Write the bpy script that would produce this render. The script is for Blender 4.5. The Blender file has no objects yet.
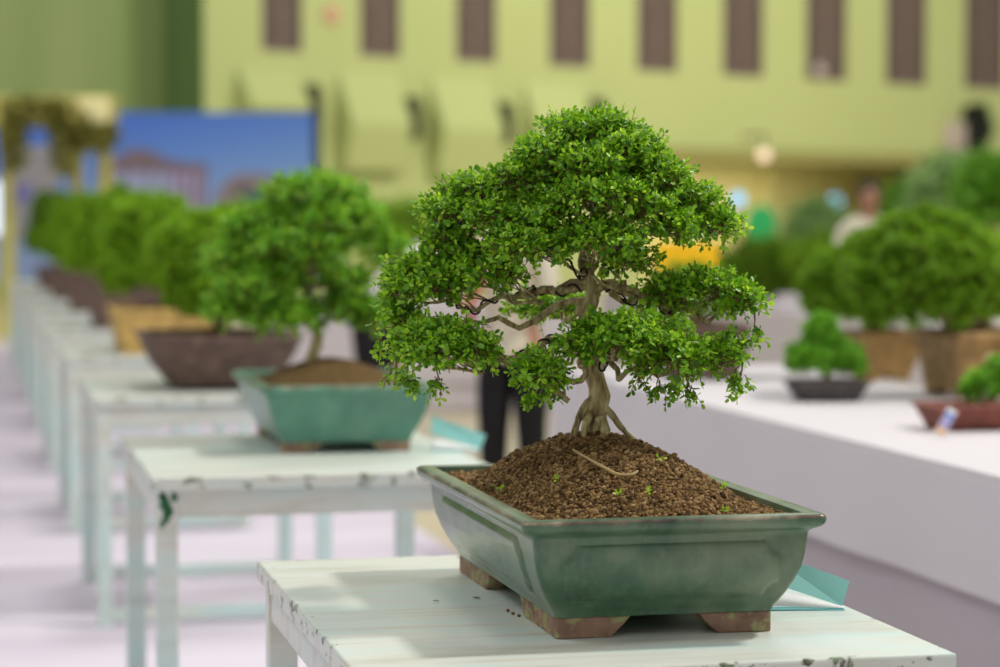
import bpy, bmesh, math, random
import numpy as np
from mathutils import Vector, Matrix, noise as mn

S = bpy.context.scene
C = S.collection
PI = math.pi

# ------------------------------------------------------------------ camera
FPX, VPX, HOR, EYE = 2400.0, -40.0, 222.0, 1.3
PITCH = math.atan((333.5 - HOR) / FPX)
YAW = math.atan((500 - VPX) / FPX * math.cos(PITCH))
CF = Vector((math.sin(YAW)*math.cos(PITCH), math.cos(YAW)*math.cos(PITCH), -math.sin(PITCH)))
CR = Vector((math.cos(YAW), -math.sin(YAW), 0))
CU = CR.cross(CF)
CO = Vector((0, 0, EYE))
cd = bpy.data.cameras.new('camera')
cam = bpy.data.objects.new('camera', cd); C.objects.link(cam)
cam.matrix_world = Matrix.Translation(CO) @ Matrix((CR, CU, -CF)).transposed().to_4x4()
cd.sensor_width = 36; cd.lens = FPX*36/1000
cd.clip_end = 300
cd.dof.use_dof = True; cd.dof.focus_distance = 3.36; cd.dof.aperture_fstop = 2.9
S.camera = cam

def ray(px, py): return CF + CR*((px-500)/FPX) + CU*((333.5-py)/FPX)
def at(px, py, d): return CO + ray(px, py)*d              # survey point at a distance along the view
def onz(px, py, z):
    r = ray(px, py); return CO + r*((z-EYE)/r.z)

# ------------------------------------------------------------------ light
S.view_settings.view_transform = 'Standard'; S.view_settings.look = 'None'
S.view_settings.gamma = 1; S.view_settings.use_curve_mapping = False
S.view_settings.exposure = 0.0
w = bpy.data.worlds.new('hall_air'); S.world = w; w.use_nodes = True
w.node_tree.nodes['Background'].inputs[0].default_value = (1.0, 0.99, 0.965, 1)
w.node_tree.nodes['Background'].inputs[1].default_value = 0.54
def area(name, loc, tgt, sx, sy, e, col):
    l = bpy.data.lights.new(name, 'AREA'); l.shape = 'RECTANGLE'; l.size = sx; l.size_y = sy
    l.energy = e; l.color = col
    o = bpy.data.objects.new(name, l); C.objects.link(o); o.location = loc
    o.rotation_euler = (Vector(tgt)-Vector(loc)).to_track_quat('-Z', 'Y').to_euler()
    return o
area('ceiling_lamp', (6.6, 4.6, 7.6), (0.9, 3.4, 0.8), 0.7, 0.7, 620, (1.0, .97, .9))
area('ceiling_lamp', (5.5, 15, 8.5), (3.0, 14.0, 0.5), 3, 3, 150, (1.0, .98, .92))
area('ceiling_lamp', (-3.5, 2.5, 7.5), (0.8, 4, 0.8), 1.6, 1.6, 130, (.93, .97, 1.0))
area('ceiling_lamp', (1.5, 11, 8), (0.8, 11, 0.8), 1.6, 1.6, 200, (1.0, .98, .94))
area('ceiling_lamp', (17, 30, 12), (17, 46, 3), 5, 5, 1900, (1.0, .97, .86))
area('ceiling_lamp', (0, 24, 12), (2, 45, 3), 5, 5, 760, (1.0, .97, .86))

# ------------------------------------------------------------------ helpers
def tag(o, label=None, cat=None, group=None, kind=None):
    if label: o['label'] = label
    if cat: o['category'] = cat
    if group: o['group'] = group
    if kind: o['kind'] = kind
    return o
def empty(name, loc, rz=0, label=None, cat=None, group=None):
    o = bpy.data.objects.new(name, None); C.objects.link(o)
    o.empty_display_size = .05
    o.location = loc; o.rotation_euler = (0, 0, rz)
    return tag(o, label, cat, group)
def copy_tree(o, parent=None):
    c = o.copy(); C.objects.link(c); c.parent = parent
    for ch in list(o.children): copy_tree(ch, c)
    return c

class MB:
    """collects vertices and faces; build() links them as one mesh object"""
    def __init__(s): s.v = []; s.f = []; s.m = []; s.n = 0; s.wear = []
    def add(s, v, f, mat=0, wear=None):
        v = np.asarray(v, float).reshape(-1, 3); s.v.append(v)
        s.f += [tuple(i + s.n for i in q) for q in f]; s.m += [mat]*len(f)
        s.wear.append(np.zeros(len(v)) if wear is None else np.asarray(wear, float))
        s.n += len(v)
    def box(s, a, b, mat=0, M=None):
        (x0, y0, z0), (x1, y1, z1) = a, b
        v = [(x0,y0,z0),(x1,y0,z0),(x1,y1,z0),(x0,y1,z0),(x0,y0,z1),(x1,y0,z1),(x1,y1,z1),(x0,y1,z1)]
        if M: v = [tuple(M @ Vector(p)) for p in v]
        s.add(v, [(3,2,1,0),(4,5,6,7),(0,1,5,4),(1,2,6,5),(2,3,7,6),(3,0,4,7)], mat)
    def grid(s, P, mat=0, closed_u=False, wear=None):
        P = np.asarray(P, float); nv, nu = P.shape[:2]
        f = []
        for j in range(nv-1):
            for i in range(nu if closed_u else nu-1):
                k = (i+1) % nu
                f.append((j*nu+i, j*nu+k, (j+1)*nu+k, (j+1)*nu+i))
        s.add(P.reshape(-1, 3), f, mat, None if wear is None else np.asarray(wear).reshape(-1))
    def tube(s, pts, rad, seg=8, mat=0, cap=True, rough=0.0, seed=0):
        pts = [Vector(p) for p in pts]; n = len(pts)
        if not hasattr(rad, '__len__'): rad = [rad]*n
        rings = []; up = None
        for i, p in enumerate(pts):
            t = (pts[min(i+1, n-1)] - pts[max(i-1, 0)]).normalized()
            if up is None:
                up = t.orthogonal().normalized()
            up = (up - t*up.dot(t)).normalized(); b = t.cross(up)
            row = []
            for k in range(seg):
                a = 2*PI*k/seg; r = rad[i]
                if rough: 
                    d = up*math.cos(a)+b*math.sin(a)
                    r *= 1 + rough*mn.noise(Vector((p+d*r))*60 + Vector((seed, 0, 0))) + rough*.6*mn.noise(Vector((p+d*r))*160)
                row.append(p + (up*math.cos(a)+b*math.sin(a))*r)
            rings.append(row)
        base = s.n
        s.grid([[tuple(q) for q in r] for r in rings], mat, True)
        if cap:
            s.f += [tuple(base+seg-1-k for k in range(seg)), tuple(base+(n-1)*seg+k for k in range(seg))]
            s.m += [mat]*2
    def blob(s, c, r, nu=16, nv=10, mat=0, rough=0, M=None, fq=3):
        P = []
        for j in range(nv+1):
            th = PI*j/nv; row = []
            for i in range(nu):
                ph = 2*PI*i/nu
                d = Vector((math.sin(th)*math.cos(ph), math.sin(th)*math.sin(ph), -math.cos(th)))
                k = 1 + rough*mn.noise(d*fq + Vector(c))
                q = Vector((d.x*r[0]*k, d.y*r[1]*k, d.z*r[2]*k))
                if M: q = M @ q
                row.append((c[0]+q.x, c[1]+q.y, c[2]+q.z))
            P.append(row)
        s.grid(P, mat, True)
    def prism(s, poly, h0, h1, axis='y', mat=0, M=None):
        n = len(poly)
        def mk(u, v, h): return {'y': (u, h, v), 'x': (h, u, v), 'z': (u, v, h)}[axis]
        v = [mk(u, t, h0) for u, t in poly] + [mk(u, t, h1) for u, t in poly]
        if M: v = [tuple(M @ Vector(p)) for p in v]
        f = [tuple(range(n))[::-1], tuple(range(n, 2*n))] + [(i, (i+1) % n, n+(i+1) % n, n+i) for i in range(n)]
        s.add(v, f, mat)
    def build(s, name, mats, parent=None, smooth=False, bevel=0, sub=0, angle=None, fix=True):
        me = bpy.data.meshes.new(name)
        v = np.concatenate(s.v)
        me.from_pydata(v.tolist(), [], s.f)
        if not isinstance(mats, (list, tuple)): mats = [mats]
        for m in mats: me.materials.append(m)
        if len(mats) > 1: me.polygons.foreach_set('material_index', s.m)
        wv = np.concatenate(s.wear)
        if wv.any():
            a = me.attributes.new('wear', 'FLOAT', 'POINT'); a.data.foreach_set('value', wv)
        if fix and len(s.f) < 60000:
            b = bmesh.new(); b.from_mesh(me); bmesh.ops.recalc_face_normals(b, faces=b.faces); b.to_mesh(me); b.free()
        if smooth: me.polygons.foreach_set('use_smooth', [True]*len(me.polygons))
        o = bpy.data.objects.new(name, me); C.objects.link(o)
        if parent: o.parent = parent
        if bevel:
            md = o.modifiers.new('bevel', 'BEVEL'); md.width = bevel; md.segments = 2; md.limit_method = 'ANGLE'
        if sub:
            md = o.modifiers.new('sub', 'SUBSURF'); md.levels = sub; md.render_levels = sub
        if angle:
            me.set_sharp_from_angle(angle=math.radians(angle))
        return o

# ------------------------------------------------------------------ materials
class NT:
    def __init__(s, name):
        s.m = bpy.data.materials.new(name); s.m.use_nodes = True; s.t = s.m.node_tree
        s.b = s.t.nodes['Principled BSDF']; s.out = s.t.nodes['Material Output']
    def n(s, typ, **kw):
        x = s.t.nodes.new(typ)
        for k, v in kw.items():
            if k.startswith('i_'):
                k = k[2:]; k = int(k) if k.isdigit() else k.replace('_', ' ')
                if isinstance(v, bpy.types.NodeSocket): s.t.links.new(v, x.inputs[k])
                else: x.inputs[k].default_value = v
            else: setattr(x, k, v)
        return x
    def link(s, a, b): s.t.links.new(a, b)
    def noise(s, scale, detail=3, vec=None, rough=.5):
        x = s.n('ShaderNodeTexNoise'); x.inputs['Scale'].default_value = scale
        x.inputs['Detail'].default_value = detail; x.inputs['Roughness'].default_value = rough
        if vec is not None: s.link(vec, x.inputs['Vector'])
        return x.outputs['Fac']
    def obj(s, scale=None):
        o = s.n('ShaderNodeTexCoord').outputs['Object']
        if scale:
            m = s.n('ShaderNodeMapping'); m.inputs['Scale'].default_value = scale
            s.link(o, m.inputs['Vector']); return m.outputs['Vector']
        return o
    def ramp(s, fac, stops):
        r = s.n('ShaderNodeValToRGB'); e = r.color_ramp.elements
        while len(e) < len(stops): e.new(.5)
        for q, (p, c) in zip(e, stops): q.position = p; q.color = (*c, 1)
        s.link(fac, r.inputs[0]); return r.outputs[0]
    def mix(s, fac, a, b):
        x = s.n('ShaderNodeMix', data_type='RGBA')
        for v, i in ((fac, 0), (a, 6), (b, 7)):
            if isinstance(v, bpy.types.NodeSocket): s.link(v, x.inputs[i])
            else: x.inputs[i].default_value = v if i == 0 else (*v, 1)
        return x.outputs[2]
    def math(s, op, a, b=None, clamp=False):
        x = s.n('ShaderNodeMath', operation=op); x.use_clamp = clamp
        for i, v in enumerate((a, b)):
            if v is None: continue
            if isinstance(v, bpy.types.NodeSocket): s.link(v, x.inputs[i])
            else: x.inputs[i].default_value = v
        return x.outputs[0]
    def bump(s, h, st=.3, dist=.01):
        x = s.n('ShaderNodeBump'); x.inputs['Strength'].default_value = st; x.inputs['Distance'].default_value = dist
        s.link(h, x.inputs['Height']); s.link(x.outputs[0], s.b.inputs['Normal'])
    def base(s, c):
        if isinstance(c, bpy.types.NodeSocket): s.link(c, s.b.inputs['Base Color'])
        else: s.b.inputs['Base Color'].default_value = (*c, 1)
    def set(s, **kw):
        for k, v in kw.items(): s.b.inputs[k.replace('_', ' ')].default_value = v

def sr(r, g, b):
    f = lambda c: ((c/255+.055)/1.055)**2.4 if c > 10 else c/255/12.92
    return (f(r), f(g), f(b))
def plain(name, c, rough=.6, var=.12, scale=8, spec=.3, bump=0, metal=0):
    t = NT(name); n = t.noise(scale, 4, t.obj())
    t.base(t.ramp(n, [(.3, tuple(max(0, x*(1-var)) for x in c)), (.7, tuple(min(1, x*(1+var)) for x in c))]))
    t.set(Roughness=rough, Specular_IOR_Level=spec, Metallic=metal)
    if bump: t.bump(n, bump)
    return t.m
def emit(name, c, st):
    t = NT(name); t.base((0, 0, 0)); t.b.inputs['Emission Color'].default_value = (*c, 1)
    t.b.inputs['Emission Strength'].default_value = st; return t.m

def leaf_mat(name, c0, c1, c2, trans=.25, rough=.38):
    t = NT(name)
    g = t.n('ShaderNodeNewGeometry')
    col = t.ramp(g.outputs['Random Per Island'], [(0, c0), (.5, c1), (1, c2)])
    t.base(col); t.set(Roughness=rough, Specular_IOR_Level=.45)
    tr = t.n('ShaderNodeBsdfTranslucent')
    hs = t.n('ShaderNodeHueSaturation'); hs.inputs['Value'].default_value = 1.5; hs.inputs['Hue'].default_value = .485
    t.link(col, hs.inputs['Color']); t.link(hs.outputs[0], tr.inputs[0])
    mx = t.n('ShaderNodeMixShader'); mx.inputs[0].default_value = trans
    t.link(t.b.outputs[0], mx.inputs[1]); t.link(tr.outputs[0], mx.inputs[2])
    t.link(mx.outputs[0], t.out.inputs['Surface'])
    return t.m

M = {}
M['leaf'] = leaf_mat('leaf_green', (.055,.19,.007), (.15,.38,.014), (.29,.55,.035), .36)
M['leaf_young'] = leaf_mat('leaf_young', (.19,.44,.010), (.31,.58,.022), (.48,.73,.055), .38)
M['leaf_second'] = leaf_mat('leaf_second', (.08,.26,.012), (.15,.43,.025), (.26,.56,.05), .35)
M['leaf_olive'] = leaf_mat('leaf_olive', (.11,.26,.004), (.20,.43,.006), (.30,.54,.012), .35, .6)
M['leaf_dark'] = leaf_mat('leaf_dark', (.08,.20,.004), (.15,.33,.006), (.23,.44,.012), .35, .6)
M['leaf_pale'] = leaf_mat('leaf_pale', (.20,.38,.10), (.36,.56,.20), (.50,.70,.34), .35, .5)
M['bark'] = (lambda t: (t.base(t.ramp(t.noise(9, 5, t.obj((14, 14, 3))), [(.3, (.14,.10,.04)), (.48, (.42,.34,.15)), (.7, (.72,.64,.34))])),
                        t.set(Roughness=.75), t.bump(t.noise(30, 4, t.obj((6, 6, 2))), .7, .004), t.m)[-1])(NT('bark'))
M['twig'] = plain('twig', (.17,.12,.05), .8)
M['wire'] = plain('dark_wire', (.025,.018,.015), .45)

def glaze_mat(name, lo, mid, hi, dirt=.0, rough=.22):
    t = NT(name); o = t.obj()
    n1 = t.noise(14, 6, o, .6); n2 = t.noise(120, 3, t.obj((1, 1, .5))); n3 = t.noise(7, 3, o)
    c = t.ramp(n1, [(.3, lo), (.52, mid), (.75, hi)])
    c = t.mix(t.math('MULTIPLY', t.ramp(n2, [(.5, (0,0,0)), (.75, (1,1,1))]), .35), c, hi)
    wa = t.n('ShaderNodeAttribute', attribute_name='wear').outputs['Fac']
    wn = t.math('ADD', wa, t.math('MULTIPLY', t.math('SUBTRACT', t.noise(60, 5, o), .5), 1.6))
    wm = t.math('MULTIPLY', t.math('GREATER_THAN', wn, .80), t.math('GREATER_THAN', wa, .05))
    c = t.mix(t.math('MULTIPLY', wm, .85), c, t.ramp(n1, [(.35, (.035,.02,.015)), (.5, (.16,.10,.06)), (.7, (.5,.42,.3))]))
    dm = t.math('MULTIPLY', t.ramp(n3, [(.45, (0,0,0)), (.7, (1,1,1))]), dirt)
    c = t.mix(dm, c, (.30,.29,.20))
    t.base(c)
    t.link(t.math('ADD', t.math('MULTIPLY', n3, .25), rough-.08), t.b.inputs['Roughness'])
    t.set(Specular_IOR_Level=.55, Coat_Weight=.25, Coat_Roughness=.12)
    t.bump(t.math('ADD', n1, t.math('MULTIPLY', n2, .3)), .18, .003)
    return t.m
M['glaze'] = glaze_mat('celadon_glaze', (.028,.076,.038), (.054,.130,.070), (.13,.205,.125), .35, .26)
M['glaze_jade'] = glaze_mat('jade_glaze', (.06,.20,.14), (.085,.26,.18), (.14,.33,.24), .15, .3)
def clay_mat(name, c, moss):
    t = NT(name); o = t.obj(); n = t.noise(30, 5, o)
    col = t.ramp(n, [(.3, tuple(x*.55 for x in c)), (.6, c), (.8, tuple(min(1, x*1.5) for x in c))])
    col = t.mix(t.math('MULTIPLY', t.ramp(t.noise(45, 5, t.obj((1, 1, 1.4))), [(.52, (0,0,0)), (.62, (1,1,1))]), moss), col, (.32,.36,.14))
    t.base(col); t.set(Roughness=.7); t.bump(n, .3, .003); return t.m
M['bisque'] = clay_mat('unglazed_foot', (.30,.175,.115), .75)
M['brown_clay'] = clay_mat('brown_clay', (.155,.095,.075), .0)
M['tan_clay'] = clay_mat('tan_clay', (.36,.22,.08), .0)
M['yellow_clay'] = clay_mat('yellow_clay', (.66,.44,.13), .0)
M['red_clay'] = clay_mat('red_clay', (.25,.075,.05), .0)
M['grey_clay'] = clay_mat('grey_clay', (.085,.07,.07), .0)
M['soil'] = plain('soil', (.055,.032,.016), .95, .4, 60, .1, .5)
t = NT('soil_granule'); g = t.n('ShaderNodeNewGeometry').outputs['Random Per Island']
t.base(t.ramp(g, [(0, (.055,.03,.010)), (.3, (.13,.072,.026)), (.7, (.235,.135,.048)), (1, (.38,.25,.11))]))
t.set(Roughness=.85, Specular_IOR_Level=.2); t.bump(t.noise(400, 2, t.obj()), .4, .001); M['grain'] = t.m
M['far_soil'] = plain('planted_soil', (.13,.08,.032), .95, .5, 90, .1, .5)

def paint_mat(name, hw, hd, top=True):
    t = NT(name); o = t.obj()
    st = t.noise(3.0, 5, t.obj((.9, 7, 5)), .6); st2 = t.noise(1.6, 2, o)
    c = t.ramp(st, [(.32, (.52,.52,.43)), (.5, (.66,.67,.60)), (.68, (.56,.70,.66))])
    c = t.mix(t.ramp(st2, [(.42, (0,0,0)), (.6, (1,1,1))]), c, t.mix(.5 if top else .85, c, (.52,.71,.69)))
    if top:
        sp = t.n('ShaderNodeSeparateXYZ'); t.link(o, sp.inputs[0])
        ex = t.math('SUBTRACT', t.math('ABSOLUTE', sp.outputs[0]), hw-.028)
        ey = t.math('SUBTRACT', t.math('ABSOLUTE', sp.outputs[1]), hd-.028)
        e = t.math('DIVIDE', t.math('MAXIMUM', ex, ey), .028)       # 0..1 within 28 mm of an edge
        e = t.math('MAXIMUM', e, 0.0)
        chip = t.math('ADD', t.math('MULTIPLY', e, .172), t.noise(26, 6, t.obj((1, 1, 1.6)), .66))
        cm = t.ramp(chip, [(.735, (0,0,0)), (.76, (1,1,1))])
        c = t.mix(cm, c, t.ramp(t.noise(70, 3, o), [(.4, (.07,.06,.04)), (.55, (.22,.25,.17)), (.65, (.12,.25,.10))]))
        t.bump(t.math('SUBTRACT', st, t.math('MULTIPLY', t.math('MULTIPLY', cm, 1.0), .6)), .25, .003)
    t.base(c); t.set(Roughness=.38, Specular_IOR_Level=.4)
    return t.m
HW, HD, TOPZ = .39, .52, .744
M['paint'] = paint_mat('white_gloss_paint', HW, HD)
M['paint_leg'] = paint_mat('white_aqua_paint', HW, HD, False)

def cloth_mat(name, c, rough=.8):
    t = NT(name); o = t.obj()
    t.base(t.mix(t.noise(1.3, 3, o), tuple(x*.94 for x in c), c)); t.set(Roughness=rough, Specular_IOR_Level=.2, Sheen_Weight=.15)
    return t.m
M['cloth'] = cloth_mat('lilac_white_cloth', (.62,.585,.61))
M['skirt'] = cloth_mat('mauve_cloth', (.47,.42,.46))
M['cloth_far'] = cloth_mat('far_white_cloth', (.62,.57,.60))
M['card_aqua'] = plain('aqua_card', (.27,.60,.57), .6, .05)
M['card_aqua_deep'] = plain('aqua_card_inside', (.14,.50,.52), .6, .05)
M['paper'] = plain('white_paper', (.78,.80,.80), .7, .02)
M['ink'] = plain('grey_ink', (.42,.44,.46), .7, .02)

# ------------------------------------------------------------------ the hall
t = NT('tan_hall_floor'); t.base(t.mix(t.noise(.8, 3, t.obj()), (.52,.45,.30), (.60,.53,.37))); t.set(Roughness=.5); M['floor'] = t.m
t = NT('lavender_carpet'); n = t.noise(1.0, 4, t.obj((.7, 2.2, 1)))
t.base(t.ramp(n, [(.3, (.60,.53,.62)), (.5, (.665,.60,.69)), (.7, (.71,.655,.74))])); t.set(Roughness=.75, Specular_IOR_Level=.2); M['carpet'] = t.m
b = MB(); b.box((-40, -6, -.1), (60, 75, 0)); tag(b.build('floor', M['floor']), kind='structure')
b = MB()
P = [[(x, y, .006) for x in np.linspace(-9, 1.88, 24)] for y in np.linspace(-3, 27, 60)]
b.grid(P); b.add([(1.88,-3,.006),(1.88,27,.006),(1.88,27,0),(1.88,-3,0)], [(0,1,2,3)])
tag(b.build('carpet', M['carpet'], smooth=True), 'long lavender carpet laid under the row of white stands', 'carpet')

t = NT('lime_wall'); n = t.noise(.35, 2, t.obj())
t.base(t.mix(n, (.43,.48,.18), (.49,.535,.215))); t.set(Roughness=.7); M['lime'] = t.m
t = NT('sage_wall'); n = t.noise(.5, 2, t.obj((1, 1, .08)))
t.base(t.ramp(n, [(.35, (.17,.26,.075)), (.65, (.25,.31,.115))])); t.set(Roughness=.7); M['sage'] = t.m
M['sage_dark'] = plain('dark_sage_trim', (.12,.20,.07), .7)
M['khaki'] = plain('khaki_wall', (.54,.50,.22), .7, .08, .5)
M['beam_band'] = plain('olive_beam', (.30,.28,.09), .7)  # darker olive for the beam over the recess
M['louvre'] = plain('brown_louvre', (.14,.10,.08), .6)
M['louvre_frame'] = plain('pale_mullion', (.24,.18,.15), .6)
M['slot'] = plain('duct_slot', (.06,.065,.03), .7)

# frame of the lime wall: origin at its left corner, local x along it, y into it, z up
A = at(205, 222, 39.0); A.z = 0
B = at(1000, 222, 51.5); B.z = 0
wx = (B-A).normalized(); wy = Vector((-wx.y, wx.x, 0)); WL = (B-A).length
WM = Matrix.Translation(A) @ Matrix((wx, wy, Vector((0, 0, 1)))).transposed().to_4x4()
WI = WM.inverted()
def onwall(px, py, off=0.0):
    o = WI @ CO; r = WI.to_3x3() @ ray(px, py); k = (off-o.y)/r.y
    return o + r*k
def wallobj(b, name, mats, parent=None, **k):
    o = b.build(name, mats, parent, **k)
    if not parent: o.matrix_world = WM
    return o
xo0, xo1 = onwall(640, 160).x, onwall(928, 160).x
zo = onwall(800, 160).z
wins = [282, 380, 476, 569.5, 657, 743, 826, 906, 985]
WH = 9.0
wz = [onwall(x, 50+(x-282)*34/703).z for x in wins]
wzb = sum(wz)/len(wz) - .07
b = MB()
cols = [0]
for x in wins: cols += [onwall(x-20.5, 60).x, onwall(x+20.5, 60).x]
cols.append(WL+14)
WT = wzb+3.0
b.box((0, 0, wzb), (cols[1], .5, WT))
for i in range(len(wins)): b.box((cols[2*i+2], 0, wzb), (cols[2*i+3], .5, WT))
b.box((0, 0, WT), (WL+14, .5, WH)); b.box((0, 0, zo), (WL+14, .5, wzb))
b.box((0, 0, 0), (xo0, .5, zo)); b.box((xo1, 0, 0), (WL+14, .5, zo))
tag(wallobj(b, 'wall_back', M['lime']), kind='structure')
for i in range(len(wins)):
    x0, x1 = cols[2*i+1], cols[2*i+2]
    b = MB(); b.box((x0+.002, .06, wzb+.002), (x1-.002, .10, WT-.002))
    for k in range(24):
        z = wzb+.06+k*.12; b.box((x0+.03, .035, z), (x1-.03, .06, z+.05))
    o = wallobj(b, 'window_%d' % (i+1), M['louvre']); tag(o, kind='structure')
    b = MB(); m = (x0+x1)/2
    b.box((m-.035, .005, wzb+.01), (m+.035, .035, WT-.01))
    for xx in (x0+.005, x1-.055): b.box((xx, .005, wzb+.01), (xx+.05, .035, WT-.01))
    b.box((x0+.055, .005, wzb+.003), (x1-.055, .035, wzb+.05)); b.build('mullion', M['louvre_frame'], o)
# recess below the beam
b = MB(); b.box((xo0-2, 3.4, 0), (xo1+12, 3.6, zo+1)); tag(wallobj(b, 'wall_recess', M['khaki']), kind='structure')
b = MB(); b.box((xo0-2, .5, zo+.05), (xo1+12, 3.4, zo+.25)); tag(wallobj(b, 'trim_1', M['khaki']), kind='structure')
b = MB(); z1 = onwall(800, 151).z; b.box((xo0, -.12, zo-.06), (xo1+.05, -.001, z1)); tag(wallobj(b, 'trim_2', M['beam_band']), kind='structure')
for px in (775, 900):
    x = onwall(px, 200, 3).x
    b = MB(); b.box((x-.12, 3.2, .001), (x+.12, 3.395, zo+.04)); tag(wallobj(b, 'trim_3', M['khaki']), kind='structure')
rl = bpy.data.lights.new('recess_fill', 'AREA'); rl.shape = 'RECTANGLE'; rl.size = 5; rl.size_y = .8; rl.energy = 150; rl.color = (1, .95, .8)  # unseen fill light, added to brighten the recess
ro = bpy.data.objects.new('recess_fill', rl); C.objects.link(ro); ro.matrix_world = WM @ Matrix.Translation(((xo0+xo1)/2, 1.6, zo+.04))
# sage wall on the left, set further back
b = MB(); b.box((-26, 1.2, 0), (9, 1.5, WH)); tag(wallobj(b, 'wall_left', M['sage']), kind='structure')
b = MB(); b.box((-.03, 0, 0), (-.001, 1.19, WH)); tag(wallobj(b, 'trim_4', M['sage_dark']), kind='structure')
# sloping air hoods under the windows
hood = None
HLAB = ['beside the top of the blue billboard', 'just right of the billboard', 'third from the left', 'behind the top of the main bonsai']
for i, (px, px2) in enumerate(((270, 302), (370, 400), (462, 494), (556, 588))):
    x0 = onwall(px-33, 100).x; x1 = onwall(px+28, 100).x; zt = onwall(px, 66+i*5).z; zb = onwall(px, 116+i*6 + (50 if i else 0)).z
    e = empty('air_hood', (0, 0, 0), 0, 'lime green sloping air hood on the hall wall, ' + HLAB[i], 'air duct', 'air hoods below the wall windows')
    e.matrix_world = WM @ Matrix.Translation((x0, 0, zb)); wdt = x1-x0; h = zt-zb; zk = .45*h if i else .12*h
    b = MB(); b.prism([(0, h), (-.42, zk+.12), (-.44, zk), (-.25, 0), (0, 0)], 0, wdt, 'x')
    b.build('hood', M['lime'], e, bevel=.05)
    b = MB(); hc = onwall(px2, (103, 119, 124, 120)[i]).z - zb; hr = (.30, .38, .38, .38)[i]
    b.prism([(-.50, hc-hr*.7), (-.50, hc+hr*.6), (-.40, hc+hr), (.0, hc+hr), (.0, hc-hr), (-.40, hc-hr)], wdt+.01, wdt+.16, 'x')
    b.build('side_grille', M['slot'], e, bevel=.02)

# ------------------------------------------------------------------ white stands
def mb_box(a, c, name, mat, par, bev=.003):
    b = MB(); b.box(a, c); return b.build(name, mat, par, bevel=bev)
def make_stand():
    e = empty('display_stand', (0, 0, 0))
    b = MB()
    b.box((-HW, -HD, TOPZ-.032), (HW, HD, TOPZ))
    o = b.build('tabletop', M['paint'], e, bevel=.004)
    L = .047; i = .012
    for sx in (-1, 1):
        for sy in (-1, 1):
            x, y = sx*(HW-i), sy*(HD-i)
            mb_box((min(x, x-sx*L), min(y, y-sy*L), .0064), (max(x, x-sx*L), max(y, y-sy*L), TOPZ-.032), 'leg', M['paint_leg'], e)
    xi, yi = HW-i-L, HD-i-L
    for sy in (-1, 1):
        y = sy*(HD-i)
        mb_box((-xi, min(y-sy*.003, y-sy*.03), TOPZ-.09), (xi, max(y-sy*.003, y-sy*.03), TOPZ-.032), 'apron', M['paint_leg'], e)
        mb_box((-xi, min(y-sy*.01, y-sy*.045), .02), (xi, max(y-sy*.01, y-sy*.045), .06), 'stretcher', M['paint_leg'], e)
    for sx in (-1, 1):
        x = sx*(HW-i)
        mb_box((min(x-sx*.003, x-sx*.03), -yi, TOPZ-.09), (max(x-sx*.003, x-sx*.03), yi, TOPZ-.032), 'apron', M['paint_leg'], e)
    return e
stand = make_stand()
SY = [2.87+HD, 5.24+HD, 7.70+HD, 10.10+HD, 12.5+HD, 14.9+HD, 17.3+HD, 19.7+HD, 22.1+HD]
SX = [.47+HW, .40+HW, .405+HW, .42+HW, .43+HW, .44+HW, .45+HW, .45+HW, .44+HW]
SLAB = ['white painted wooden stand with chipped edges under the large sharp bonsai', 'white stand under the green pot of the second bonsai',
        'white stand carrying the oval brown pot', 'white stand carrying the yellow pot', 'white stand just behind the yellow pot, under a brown pot',
        'white stand sixth from the front of the row', 'white stand seventh from the front of the row', 'second white stand from the far end of the row', 'white stand at the far end of the row']
for i in range(9):
    o = stand if i == 0 else copy_tree(stand)
    o.location = (SX[i], SY[i], 0)
    tag(o, SLAB[i], 'stand', 'white display stands in a row')

b = MB()
for k, (x, z, r) in enumerate(((-.362, .690, .012), (-.352, .672, .010), (-.358, .655, .008), (-.340, .700, .007), (-.366, .640, .005))):
    b.blob((x, -.5082, z), (r, .0012, r*1.3), 10, 6, rough=.9, fq=2)
stand2 = [o for o in C.objects if o.name == 'display_stand.001'][0]
tag(b.build('bare_patch', plain('old_green_paint', (.03,.13,.05), .6, .3, 60), stand2, smooth=True), 'dark green patches of old paint')
# ------------------------------------------------------------------ pots
def rrect(a, bb, r, step):
    """points and normals round a rounded rectangle, with the side coordinate"""
    out = []
    def seg(p, q, nx, ny, side):
        n = max(2, int(round(math.dist(p, q)/step)))
        for k in range(n):
            s_ = k/n; x = p[0]+(q[0]-p[0])*s_; y = p[1]+(q[1]-p[1])*s_
            out.append((x, y, nx, ny, side))
    def arc(cx, cy, a0):
        n = 6 if r < .03 else 14
        for k in range(n):
            t_ = a0 + PI/2*k/n; out.append((cx+r*math.cos(t_), cy+r*math.sin(t_), math.cos(t_), math.sin(t_), -1))
    seg((-a+r, -bb), (a-r, -bb), 0, -1, 0); arc(a-r, -bb+r, -PI/2)
    seg((a, -bb+r), (a, bb-r), 1, 0, 1); arc(a-r, bb-r, 0)
    seg((a-r, bb), (-a+r, bb), 0, 1, 2); arc(-a+r, bb-r, PI/2)
    seg((-a, bb-r), (-a, -bb+r), -1, 0, 3); arc(-a+r, -bb+r, PI)
    return out
def sst(a, b_, x): 
    t_ = min(1, max(0, (x-a)/(b_-a))); return t_*t_*(3-2*t_)
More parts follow.
